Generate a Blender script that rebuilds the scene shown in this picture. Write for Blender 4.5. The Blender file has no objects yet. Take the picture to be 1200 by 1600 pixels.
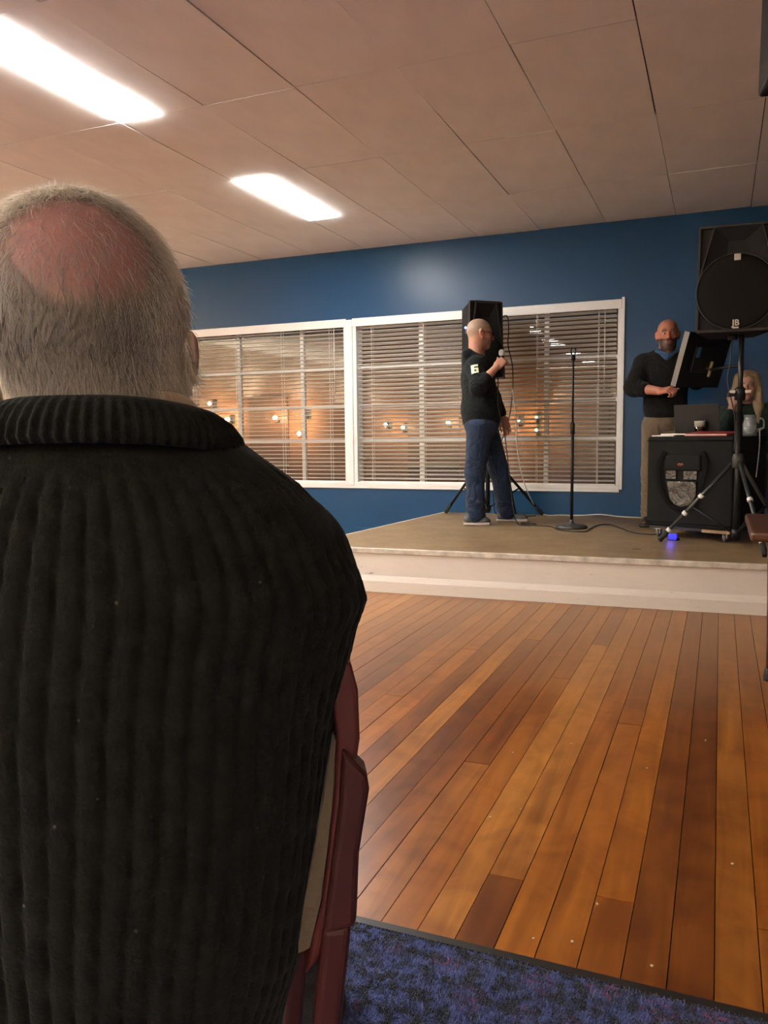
import bpy, bmesh, math, random
import numpy as np
from mathutils import Matrix, Vector

SC = bpy.context.scene
COL = SC.collection
random.seed(7)
RNG = np.random.default_rng(7)
PI = math.pi
rad = math.radians

# ------------------------------------------------------------------ camera
YAW, PITCH, ROLL = 0.39447852, 0.09286453, -0.01076984
CAMH = 1.07
cam_data = bpy.data.cameras.new('camera')
cam_data.sensor_fit = 'VERTICAL'
cam_data.sensor_height = 24.0
cam_data.lens = 24.0 * 1260.0 / 1600.0
cam_data.clip_start = 0.02
cam_data.clip_end = 200
cam = bpy.data.objects.new('camera', cam_data)
COL.objects.link(cam)
_f = Vector((-math.sin(YAW) * math.cos(PITCH), math.cos(YAW) * math.cos(PITCH), -math.sin(PITCH)))
_r0 = Vector((math.cos(YAW), math.sin(YAW), 0))
_u0 = _r0.cross(_f)
_r = _r0 * math.cos(ROLL) + _u0 * math.sin(ROLL)
_u = -_r0 * math.sin(ROLL) + _u0 * math.cos(ROLL)
cam.matrix_world = Matrix(((_r.x, _u.x, -_f.x, 0), (_r.y, _u.y, -_f.y, 0), (_r.z, _u.z, -_f.z, CAMH), (0, 0, 0, 1)))
SC.camera = cam

# ------------------------------------------------------------------ world, exposure
world = bpy.data.worlds.new('night')
SC.world = world
world.use_nodes = True
_bg = world.node_tree.nodes['Background']
_bg.inputs[0].default_value = (0.020, 0.018, 0.022, 1)
_bg.inputs[1].default_value = 0.5
SC.view_settings.view_transform = 'Standard'
SC.view_settings.look = 'None'
SC.view_settings.gamma = 1.0
SC.view_settings.use_curve_mapping = False
SC.view_settings.exposure = 0.72
PANEL_STRENGTH = 52.0          # ceiling light panels
PANEL_COLOR = (1.0, 0.97, 0.92)
FILL_WATTS = 215.0           # unseen uplighters added to lift the ceiling
LAMP_WATTS = 9.0              # warm lamps on the building across the road

# ------------------------------------------------------------------ material helpers
MATS = {}
def new_mat(name):
    m = bpy.data.materials.new(name)
    m.use_nodes = True
    return m, m.node_tree, m.node_tree.nodes['Principled BSDF']

def srgb(r, g, b):
    def c(v):
        v = v / 255.0
        return v / 12.92 if v <= 0.04045 else ((v + 0.055) / 1.055) ** 2.4
    return (c(r), c(g), c(b), 1)

def N(nt, kind, **kw):
    n = nt.nodes.new(kind)
    for k, v in kw.items():
        setattr(n, k, v)
    return n

def ramp(nt, stops):
    n = nt.nodes.new('ShaderNodeValToRGB')
    e = n.color_ramp.elements
    e[0].position, e[0].color = stops[0]
    e[1].position, e[1].color = stops[1]
    for p, c in stops[2:]:
        x = e.new(p); x.color = c
    return n

def mat(name, col, rough=0.5, metal=0.0, var=0.0, nscale=20.0, bump=0.0, bscale=60.0, spec=0.5, coat=0.0, sheen=0.0):
    """plain principled material with a little procedural variation"""
    if name in MATS:
        return MATS[name]
    m, nt, b = new_mat(name)
    b.inputs['Base Color'].default_value = col
    b.inputs['Roughness'].default_value = rough
    b.inputs['Metallic'].default_value = metal
    b.inputs['Specular IOR Level'].default_value = spec
    if coat: b.inputs['Coat Weight'].default_value = coat
    if sheen:
        b.inputs['Sheen Weight'].default_value = sheen
        b.inputs['Sheen Roughness'].default_value = 0.6
    tc = N(nt, 'ShaderNodeTexCoord')
    if var > 0:
        n = N(nt, 'ShaderNodeTexNoise'); n.inputs['Scale'].default_value = nscale; n.inputs['Detail'].default_value = 5
        nt.links.new(tc.outputs['Object'], n.inputs['Vector'])
        lo = tuple(c * (1 - var) for c in col[:3]) + (1,)
        hi = tuple(min(1, c * (1 + var)) for c in col[:3]) + (1,)
        r = ramp(nt, [(0.3, lo), (0.7, hi)])
        nt.links.new(n.outputs['Fac'], r.inputs['Fac'])
        nt.links.new(r.outputs['Color'], b.inputs['Base Color'])
    if bump > 0:
        n2 = N(nt, 'ShaderNodeTexNoise'); n2.inputs['Scale'].default_value = bscale; n2.inputs['Detail'].default_value = 6
        nt.links.new(tc.outputs['Object'], n2.inputs['Vector'])
        bp = N(nt, 'ShaderNodeBump'); bp.inputs['Strength'].default_value = bump; bp.inputs['Distance'].default_value = 0.01
        nt.links.new(n2.outputs['Fac'], bp.inputs['Height'])
        nt.links.new(bp.outputs['Normal'], b.inputs['Normal'])
    MATS[name] = m
    return m

def emat(name, col, strength, base=0.8):
    if name in MATS:
        return MATS[name]
    m, nt, b = new_mat(name)
    b.inputs['Base Color'].default_value = (base, base, base, 1)
    b.inputs['Emission Color'].default_value = tuple(col[:3]) + (1,)
    b.inputs['Emission Strength'].default_value = strength
    MATS[name] = m
    return m

def vcol_mat(name, rough=0.5, sss=0.0, bump=0.0, bscale=300.0, spec=0.4, mottling=0.0, mscale=60.0):
    """colour comes from the mesh's own colour attribute (skin, beard, lips ...)"""
    if name in MATS:
        return MATS[name]
    m, nt, b = new_mat(name)
    a = N(nt, 'ShaderNodeAttribute'); a.attribute_name = 'Col'
    out = a.outputs['Color']
    tc = N(nt, 'ShaderNodeTexCoord')
    if mottling:
        n = N(nt, 'ShaderNodeTexNoise'); n.inputs['Scale'].default_value = mscale; n.inputs['Detail'].default_value = 6
        nt.links.new(tc.outputs['Object'], n.inputs['Vector'])
        mp = N(nt, 'ShaderNodeMapRange'); mp.inputs[1].default_value = 0.3; mp.inputs[2].default_value = 0.7
        mp.inputs[3].default_value = 1 - mottling; mp.inputs[4].default_value = 1 + mottling
        nt.links.new(n.outputs['Fac'], mp.inputs[0])
        mx = N(nt, 'ShaderNodeMix', data_type='RGBA', blend_type='MULTIPLY'); mx.inputs[0].default_value = 1
        nt.links.new(out, mx.inputs[6]); nt.links.new(mp.outputs[0], mx.inputs[7])
        out = mx.outputs[2]
    nt.links.new(out, b.inputs['Base Color'])
    b.inputs['Roughness'].default_value = rough
    b.inputs['Specular IOR Level'].default_value = spec
    if sss:
        b.inputs['Subsurface Weight'].default_value = sss
        b.inputs['Subsurface Radius'].default_value = (0.01, 0.004, 0.002)
        b.inputs['Subsurface Scale'].default_value = 0.5
    if bump:
        n2 = N(nt, 'ShaderNodeTexNoise'); n2.inputs['Scale'].default_value = bscale; n2.inputs['Detail'].default_value = 4
        nt.links.new(tc.outputs['Object'], n2.inputs['Vector'])
        bp = N(nt, 'ShaderNodeBump'); bp.inputs['Strength'].default_value = bump; bp.inputs['Distance'].default_value = 0.004
        nt.links.new(n2.outputs['Fac'], bp.inputs['Height'])
        nt.links.new(bp.outputs['Normal'], b.inputs['Normal'])
    MATS[name] = m
    return m

# ------------------------------------------------------------------ mesh helpers
class MB:
    """collects shapes into one mesh"""
    def __init__(s):
        s.v, s.f, s.sm = [], [], []
    def add(s, vs, fs, smooth=False):
        o = len(s.v)
        s.v += [tuple(v) for v in vs]
        for f in fs:
            s.f.append(tuple(i + o for i in f)); s.sm.append(smooth)
        return s
    def box(s, lo, hi):
        x0, y0, z0 = lo; x1, y1, z1 = hi
        return s.add([(x0,y0,z0),(x1,y0,z0),(x1,y1,z0),(x0,y1,z0),(x0,y0,z1),(x1,y0,z1),(x1,y1,z1),(x0,y1,z1)],
                     [(0,3,2,1),(4,5,6,7),(0,1,5,4),(1,2,6,5),(2,3,7,6),(3,0,4,7)])
    def obox(s, c, half, R=None):
        R = R or Matrix.Identity(3)
        vs = []
        for sz in (-1, 1):
            for sx, sy in ((-1,-1),(1,-1),(1,1),(-1,1)):
                vs.append(Vector(c) + R @ Vector((sx*half[0], sy*half[1], sz*half[2])))
        return s.add(vs, [(0,3,2,1),(4,5,6,7),(0,1,5,4),(1,2,6,5),(2,3,7,6),(3,0,4,7)])
    def hexa(s, b, t):
        return s.add(list(b) + list(t), [(0,3,2,1),(4,5,6,7),(0,1,5,4),(1,2,6,5),(2,3,7,6),(3,0,4,7)])
    def cyl(s, a, b, r1, r2=None, n=16, cap=True):
        return s.tube([a, b], [r1, r1 if r2 is None else r2], n, cap)
    def tube(s, pts, r, n=8, cap=True):
        pts = [Vector(p) for p in pts]
        rs = r if isinstance(r, (list, tuple)) else [r] * len(pts)
        vs, fs = [], []
        prev = None
        for i, p in enumerate(pts):
            t = (pts[min(i+1, len(pts)-1)] - pts[max(i-1, 0)])
            t = t.normalized() if t.length > 1e-9 else Vector((0,0,1))
            if prev is None:
                a = Vector((0,0,1)) if abs(t.z) < 0.9 else Vector((1,0,0))
                u = t.cross(a).normalized()
            else:
                u = (prev - t * prev.dot(t)).normalized()
            prev = u
            w = t.cross(u)
            for k in range(n):
                an = 2*PI*k/n
                vs.append(p + (u*math.cos(an) + w*math.sin(an)) * rs[i])
        for i in range(len(pts)-1):
            for k in range(n):
                k2 = (k+1) % n
                fs.append((i*n+k, i*n+k2, (i+1)*n+k2, (i+1)*n+k))
        s.add(vs, fs, True)
        if cap:
            o = len(s.v) - len(vs)
            s.f.append(tuple(o + k for k in reversed(range(n)))); s.sm.append(False)
            s.f.append(tuple(o + (len(pts)-1)*n + k for k in range(n))); s.sm.append(False)
        return s
    def lathe(s, prof, n=24, c=(0,0,0), R=None, smooth=True, cap=True, sx=1.0):
        R = R or Matrix.Identity(3)
        vs, fs = [], []
        for r, z in prof:
            for k in range(n):
                a = 2*PI*k/n
                vs.append(Vector(c) + R @ Vector((r*math.cos(a)*sx, r*math.sin(a), z)))
        m = len(prof)
        for i in range(m-1):
            for k in range(n):
                k2 = (k+1) % n
                fs.append((i*n+k, i*n+k2, (i+1)*n+k2, (i+1)*n+k))
        s.add(vs, fs, smooth)
        if cap:
            o = len(s.v) - len(vs)
            s.f.append(tuple(o + k for k in reversed(range(n)))); s.sm.append(False)
            s.f.append(tuple(o + (m-1)*n + k for k in range(n))); s.sm.append(False)
        return s
    def prism(s, poly, fn0, fn1):
        """poly: 2D points; fn0/fn1 map a 2D point to the two 3D end caps"""
        n = len(poly)
        vs = [fn0(p) for p in poly] + [fn1(p) for p in poly]
        fs = [tuple(reversed(range(n))), tuple(range(n, 2*n))]
        fs += [(i, (i+1) % n, (i+1) % n + n, i + n) for i in range(n)]
        return s.add(vs, fs)
    def ball(s, c, r, n=12, m=8):
        r = (r, r, r) if not isinstance(r, (tuple, list)) else r
        vs = [Vector(c) + Vector((0, 0, -r[2]))]
        for i in range(1, m):
            ph = -PI/2 + PI*i/m
            for k in range(n):
                a = 2*PI*k/n
                vs.append(Vector(c) + Vector((r[0]*math.cos(ph)*math.cos(a), r[1]*math.cos(ph)*math.sin(a), r[2]*math.sin(ph))))
        vs.append(Vector(c) + Vector((0, 0, r[2])))
        fs = []
        for k in range(n):
            fs.append((0, 1+(k+1) % n, 1+k))
            fs.append((len(vs)-1, 1+(m-2)*n+k, 1+(m-2)*n+(k+1) % n))
        for i in range(m-2):
            for k in range(n):
                a = 1+i*n+k; b = 1+i*n+(k+1) % n
                fs.append((a, b, b+n, a+n))
        return s.add(vs, fs, True)
    def mesh(s, name):
        me = bpy.data.meshes.new(name)
        me.from_pydata([tuple(v) for v in s.v], [], s.f)
        me.polygons.foreach_set('use_smooth', s.sm)
        me.update()
        bm = bmesh.new(); bm.from_mesh(me)
        bmesh.ops.recalc_face_normals(bm, faces=bm.faces)
        bm.to_mesh(me); bm.free()
        return me
    def build(s, name, m, parent=None, bevel=0.0, segs=2):
        o = bpy.data.objects.new(name, s.mesh(name))
        o.data.materials.append(m)
        COL.objects.link(o)
        if parent: o.parent = parent
        if bevel:
            b = o.modifiers.new('bevel', 'BEVEL'); b.width = bevel; b.segments = segs; b.limit_method = 'ANGLE'; b.angle_limit = rad(35)
        return o

def tag(o, label=None, cat=None, group=None, kind=None):
    if label: o['label'] = label
    if cat: o['category'] = cat
    if group: o['group'] = group
    if kind: o['kind'] = kind
    return o

def empty(name, loc=(0,0,0), rz=0.0, label=None, cat=None, group=None, kind=None):
    o = bpy.data.objects.new(name, None)
    o.empty_display_size = 0.1
    o.location = loc; o.rotation_euler = (0, 0, rz)
    COL.objects.link(o)
    return tag(o, label, cat, group, kind)

def link(name, me, parent, loc=(0,0,0), rot=(0,0,0), scale=(1,1,1)):
    o = bpy.data.objects.new(name, me)
    COL.objects.link(o)
    o.parent = parent; o.location = loc; o.rotation_euler = rot; o.scale = scale
    return o

def catmull(pts, n=6):
    P = [Vector(p) for p in pts]
    P = [P[0]*2 - P[1]] + P + [P[-1]*2 - P[-2]]
    out = []
    for i in range(1, len(P)-2):
        for k in range(n):
            t = k/n
            a, b, c, d = P[i-1], P[i], P[i+1], P[i+2]
            out.append(0.5*((2*b) + (c-a)*t + (2*a-5*b+4*c-d)*t*t + (3*b-a-3*c+d)*t**3))
    out.append(P[-2])
    return out

def text_mesh(body, size, extrude=0.001, bold=0.0):
    cu = bpy.data.curves.new('txt', 'FONT')
    cu.body = body; cu.size = size; cu.extrude = extrude; cu.offset = bold
    cu.align_x = 'CENTER'; cu.align_y = 'CENTER'
    o = bpy.data.objects.new('txt', cu); COL.objects.link(o)
    dg = bpy.context.evaluated_depsgraph_get()
    me = bpy.data.meshes.new_from_object(o.evaluated_get(dg))
    bpy.data.objects.remove(o)
    return me

# ------------------------------------------------------------------ bodies: smooth unions of simple volumes, meshed with surface nets
class Fr:
    """a frame: rotation (3x3 numpy, columns = axes) and origin"""
    def __init__(s, R=None, t=(0,0,0)):
        s.R = np.eye(3) if R is None else np.array(R, float)
        s.t = np.array(t, float)
    def p(s, v): return s.R @ np.array(v, float) + s.t
    def inv(s, P): return (P - s.t) @ s.R

def axes(y, zhint=(0,0,1)):
    """rotation whose +y looks along y and whose z is as close as it can be to zhint"""
    y = np.array(y, float); y /= np.linalg.norm(y)
    z = np.array(zhint, float); z = z - y*(z@y); z /= np.linalg.norm(z)
    return np.stack([np.cross(y, z), y, z], 1)

def rotx(a): c, s = math.cos(a), math.sin(a); return np.array([[1,0,0],[0,c,-s],[0,s,c]])
def roty(a): c, s = math.cos(a), math.sin(a); return np.array([[c,0,s],[0,1,0],[-s,0,c]])
def rotz(a): c, s = math.cos(a), math.sin(a); return np.array([[c,-s,0],[s,c,0],[0,0,1]])

I0 = Fr()
def rc(a, b, ra, rb, k=0.02, fr=I0, op=1):
    a = fr.p(a); b = fr.p(b); ab = b - a; L = max(ab @ ab, 1e-12)
    def f(X, Y, Z):
        px, py, pz = X - a[0], Y - a[1], Z - a[2]
        t = np.clip((px*ab[0] + py*ab[1] + pz*ab[2]) / L, 0, 1)
        return np.sqrt((px - t*ab[0])**2 + (py - t*ab[1])**2 + (pz - t*ab[2])**2) - (ra + (rb - ra)*t)
    m = max(ra, rb)
    return (f, np.minimum(a, b) - m, np.maximum(a, b) + m, k, op)

def el(c, r, k=0.02, fr=I0, R=None, op=1):
    c = fr.p(c); M = fr.R if R is None else fr.R @ R; r = np.array(r, float)
    def f(X, Y, Z):
        px, py, pz = X - c[0], Y - c[1], Z - c[2]
        q = [px*M[0,i] + py*M[1,i] + pz*M[2,i] for i in range(3)]
        k0 = np.sqrt(sum((q[i]/r[i])**2 for i in range(3)))
        k1 = np.sqrt(sum((q[i]/r[i]**2)**2 for i in range(3))) + 1e-9
        return k0*(k0 - 1)/k1
    m = r.max()
    return (f, c - m, c + m, k, op)

def bxs(c, half, rnd=0.01, k=0.02, fr=I0, R=None, op=1):
    c = fr.p(c); M = fr.R if R is None else fr.R @ R; hf = np.array(half, float) - rnd
    def f(X, Y, Z):
        px, py, pz = X - c[0], Y - c[1], Z - c[2]
        q = [np.abs(px*M[0,i] + py*M[1,i] + pz*M[2,i]) - hf[i] for i in range(3)]
        out = np.sqrt(sum(np.maximum(x, 0)**2 for x in q))
        return out + np.minimum(np.maximum(np.maximum(q[0], q[1]), q[2]), 0) - rnd
    m = np.linalg.norm(half)
    return (f, c - m, c + m, k, op)

def sdf_grid(prims, vox):
    lo = np.min([p[1] for p in prims if p[4] > 0], 0) - 3*vox
    hi = np.max([p[2] for p in prims if p[4] > 0], 0) + 3*vox
    n = np.ceil((hi - lo)/vox).astype(int) + 1
    V = np.full(n, 1.0, np.float32)
    ax = [lo[i] + vox*np.arange(n[i]) for i in range(3)]
    for f, l, h, k, op in prims:
        i0 = np.maximum(np.floor((l - k - 3*vox - lo)/vox).astype(int), 0)
        i1 = np.minimum(np.ceil((h + k + 3*vox - lo)/vox).astype(int) + 1, n)
        if (i1 <= i0).any(): continue
        X = ax[0][i0[0]:i1[0]][:, None, None]; Y = ax[1][i0[1]:i1[1]][None, :, None]; Z = ax[2][i0[2]:i1[2]][None, None, :]
        d = f(X, Y, Z)
        sl = (slice(i0[0], i1[0]), slice(i0[1], i1[1]), slice(i0[2], i1[2]))
        a = V[sl]
        if op > 0:
            hh = np.clip(0.5 + 0.5*(a - d)/k, 0, 1)
            V[sl] = a*(1 - hh) + d*hh - k*hh*(1 - hh)
        else:
            hh = np.clip(0.5 - 0.5*(a + d)/k, 0, 1)
            V[sl] = a*(1 - hh) + (-d)*hh + k*hh*(1 - hh)
    return V, lo

def surface_nets(V, lo, vox):
    S = V < 0
    nx, ny, nz = [d - 1 for d in V.shape]
    cnt = np.zeros((nx, ny, nz), np.int8)
    acc = np.zeros((3, nx, ny, nz), np.float32)
    corner = lambda A, i, j, k: A[i:i+nx, j:j+ny, k:k+nz]
    for axis in range(3):
        o1, o2 = [a for a in range(3) if a != axis]
        for u in (0, 1):
            for w in (0, 1):
                c0 = [0,0,0]; c0[o1] = u; c0[o2] = w
                c1 = list(c0); c1[axis] = 1
                a = corner(V, *c0); b = corner(V, *c1)
                m = (a < 0) != (b < 0)
                t = np.where(m, a/np.where(m, a - b, 1), 0)
                cnt += m
                acc[axis] += t
                acc[o1] += m*u
                acc[o2] += m*w
    act = cnt > 0
    idx = np.full(act.shape, -1, np.int64)
    idx[act] = np.arange(act.sum())
    cells = np.argwhere(act)
    off = np.stack([acc[i][act] for i in range(3)], 1)/cnt[act][:, None]
    verts = lo + vox*(cells + off)
    quads = []
    for axis in range(3):
        o1, o2 = [(1,2),(2,0),(0,1)][axis]
        s0 = [slice(None)]*3; s1 = [slice(None)]*3
        s0[axis] = slice(0, -1); s1[axis] = slice(1, None)
        A, B = S[tuple(s0)], S[tuple(s1)]
        E = np.argwhere(A != B)
        E = E[(E[:, o1] > 0) & (E[:, o2] > 0) & (E[:, o1] < act.shape[o1]) & (E[:, o2] < act.shape[o2])]
        flip = ~A[tuple(E.T)]
        def cell(d1, d2):
            c = E.copy(); c[:, o1] -= d1; c[:, o2] -= d2
            return idx[tuple(c.T)]
        q = np.stack([cell(0,0), cell(1,0), cell(1,1), cell(0,1)], 1)
        q[flip] = q[flip][:, ::-1]
        quads.append(q)
    return verts, np.concatenate(quads)

def relax(v, q, it=2, lam=0.5):
    e = np.concatenate([q[:, [0,1]], q[:, [1,2]], q[:, [2,3]], q[:, [3,0]]])
    deg = np.bincount(e.ravel(), minlength=len(v))[:, None].astype(float)
    for _ in range(it):
        s = np.stack([np.bincount(e[:,0], v[e[:,1], c], len(v)) + np.bincount(e[:,1], v[e[:,0], c], len(v)) for c in range(3)], 1)
        v = v + lam*(s/np.maximum(deg, 1) - v)
    return v

def body(name, prims, vox, m, parent, origin=(0,0,0), colour=None, smooth=1):
    V, lo = sdf_grid(prims, vox)
    v, q = surface_nets(V, lo, vox)
    if smooth: v = relax(v, q, smooth)
    me = bpy.data.meshes.new(name)
    w = v - np.array(origin)
    me.vertices.add(len(w)); me.vertices.foreach_set('co', w.astype(np.float32).ravel())
    me.loops.add(q.size); me.loops.foreach_set('vertex_index', q.ravel().astype(np.int32))
    me.polygons.add(len(q)); me.polygons.foreach_set('loop_start', np.arange(0, q.size, 4, dtype=np.int32))
    me.polygons.foreach_set('use_smooth', np.ones(len(q), bool))
    me.update(calc_edges=True); me.validate()
    if colour is not None:
        c = colour(v)
        at = me.color_attributes.new('Col', 'FLOAT_COLOR', 'POINT')
        at.data.foreach_set('color', np.concatenate([c, np.ones((len(c), 1))], 1).astype(np.float32).ravel())
    me.materials.append(m)
    o = bpy.data.objects.new(name, me); COL.objects.link(o)
    o.parent = parent
    o['_n'] = len(v)
    del o['_n']
    return o, v, q

def sm(x, a, b):
    t = np.clip((x - a)/(b - a), 0, 1); return t*t*(3 - 2*t)
def mixc(base, col, w):
    return base*(1 - w[:, None]) + np.array(col)[None, :]*w[:, None]

def head_prims(fr, s=1.0, ears=True, jaw=1.0, neck=0.056, neck_to=None, ear=1.0, ear_z=0.0):
    S = lambda *v: tuple(x*s for x in v)
    P = [el(S(0,-0.012,0.032), S(0.077,0.098,0.086), 0.02, fr),
         el(S(0,0.022,-0.042), S(0.060*jaw,0.068,0.070), 0.03*s, fr),
         el(S(0,0.068,-0.090), S(0.028*jaw,0.022,0.022), 0.025*s, fr),
         el(S(0,0.078,0.030), S(0.050,0.016,0.012), 0.015*s, fr),
         el(S(0.040,0.060,-0.020), S(0.020,0.020,0.018), 0.02*s, fr),
         el(S(-0.040,0.060,-0.020), S(0.020,0.020,0.018), 0.02*s, fr),
         el(S(0.031,0.098,0.008), S(0.018,0.014,0.011), 0.010*s, fr, op=-1),
         el(S(-0.031,0.098,0.008), S(0.018,0.014,0.011), 0.010*s, fr, op=-1),
         rc(S(0,0.086,0.016), S(0,0.111,-0.024), 0.008*s, 0.012*s, 0.008*s, fr),
         el(S(0.011,0.100,-0.028), S(0.009,0.010,0.008), 0.006*s, fr),
         el(S(-0.011,0.100,-0.028), S(0.009,0.010,0.008), 0.006*s, fr),
         el(S(0,0.084,-0.052), S(0.024,0.013,0.006), 0.006*s, fr),
         el(S(0,0.083,-0.063), S(0.021,0.012,0.007), 0.006*s, fr),
         rc(fr.p(S(0,-0.022,-0.050)), fr.p(S(0,-0.045,-0.175)) if neck_to is None else neck_to, neck*s, (neck+0.006)*s, 0.03*s)]
    if ears:
        for sx in (-1, 1):
            e = ear[(sx + 1)//2] if isinstance(ear, tuple) else ear
            P.append(el(S(sx*(0.074 + 0.008*e),-0.008,-0.002 + ear_z), S(0.010*e,0.022*e,0.034*e), 0.008*s, fr, R=rotz(sx*0.45) @ rotx(0.15)))
            P.append(el(S(sx*(0.072 + 0.007*e),0.002,-0.030*e + ear_z), S(0.008*e,0.010*e,0.012*e), 0.008*s, fr))
            P.append(el(S(sx*(0.078 + 0.014*e),-0.002,0.002 + ear_z), S(0.006*e,0.012*e,0.020*e), 0.006*s, fr, op=-1))
    return P

def hand_prims(fr, side=-1, curl=(20,30,20), s=1.0, thumb=(0.35,0.75,-0.25), spread=4, thumb_curl=20, k=0.006):
    """fingers along +y, palm towards -z, thumb on the +x side for side=1 (left hand), -x for side=-1 (right hand)"""
    P = [bxs((0,0.048*s,-0.002*s), (0.040*s,0.050*s,0.015*s), 0.013*s, 0.012, fr),
         el((side*0.024*s,0.035*s,-0.012*s), (0.020*s,0.034*s,0.015*s), 0.012, fr)]
    for i, (x, L) in enumerate(((0.030,1.0),(0.0105,1.10),(-0.0095,1.02),(-0.029,0.82))):
        p = np.array([side*x*s, 0.094*s - (0.006*s if i == 3 else 0), 0.0])
        th = 0.0; yaw = rad(spread)*(1.5 - i)*side
        r = (0.0092 if i < 3 else 0.008)*s
        for j, (l, c) in enumerate(zip((0.044,0.028,0.022), curl)):
            th += rad(c)
            d = np.array([math.sin(yaw)*math.cos(th), math.cos(yaw)*math.cos(th), -math.sin(th)])
            q = p + d*l*L*s
            P.append(rc(p, q, r, r*0.9, k, fr)); p = q; r *= 0.92
    t = np.array(thumb, float); t[0] *= side; t /= np.linalg.norm(t)
    p = np.array([side*0.034*s, 0.025*s, -0.008*s])
    r = 0.0115*s
    R = rotz(side*rad(thumb_curl))
    for l in (0.040, 0.032, 0.026):
        q = p + t*l*s
        P.append(rc(p, q, r, r*0.9, 0.008, fr)); p = q; r *= 0.9
        t = R @ t
    return P

# ================================================================== THE ROOM
XL, XR, YB, YR, ZC = -9.62, 2.6, 7.80, -9.0, 3.0
STAGE = 0.30

# ---- materials of the room
def wall_paint():
    m, nt, b = new_mat('blue_wall_paint')
    tc = N(nt, 'ShaderNodeTexCoord')
    n = N(nt, 'ShaderNodeTexNoise'); n.inputs['Scale'].default_value = 1.3; n.inputs['Detail'].default_value = 4
    nt.links.new(tc.outputs['Object'], n.inputs['Vector'])
    r = ramp(nt, [(0.3, (0.0030, 0.046, 0.122, 1)), (0.7, (0.0038, 0.053, 0.138, 1))])
    nt.links.new(n.outputs['Fac'], r.inputs['Fac']); nt.links.new(r.outputs['Color'], b.inputs['Base Color'])
    b.inputs['Roughness'].default_value = 0.35; b.inputs['Specular IOR Level'].default_value = 0.30
    n2 = N(nt, 'ShaderNodeTexNoise'); n2.inputs['Scale'].default_value = 90; n2.inputs['Detail'].default_value = 3
    nt.links.new(tc.outputs['Object'], n2.inputs['Vector'])
    bp = N(nt, 'ShaderNodeBump'); bp.inputs['Strength'].default_value = 0.12; bp.inputs['Distance'].default_value = 0.004
    nt.links.new(n2.outputs['Fac'], bp.inputs['Height']); nt.links.new(bp.outputs['Normal'], b.inputs['Normal'])
    return m
M_WALL = wall_paint()
M_WHITE = mat('white_gloss_paint', (0.78, 0.77, 0.75, 1), 0.35, var=0.04, nscale=6)
M_STAGEWHITE = None

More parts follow.
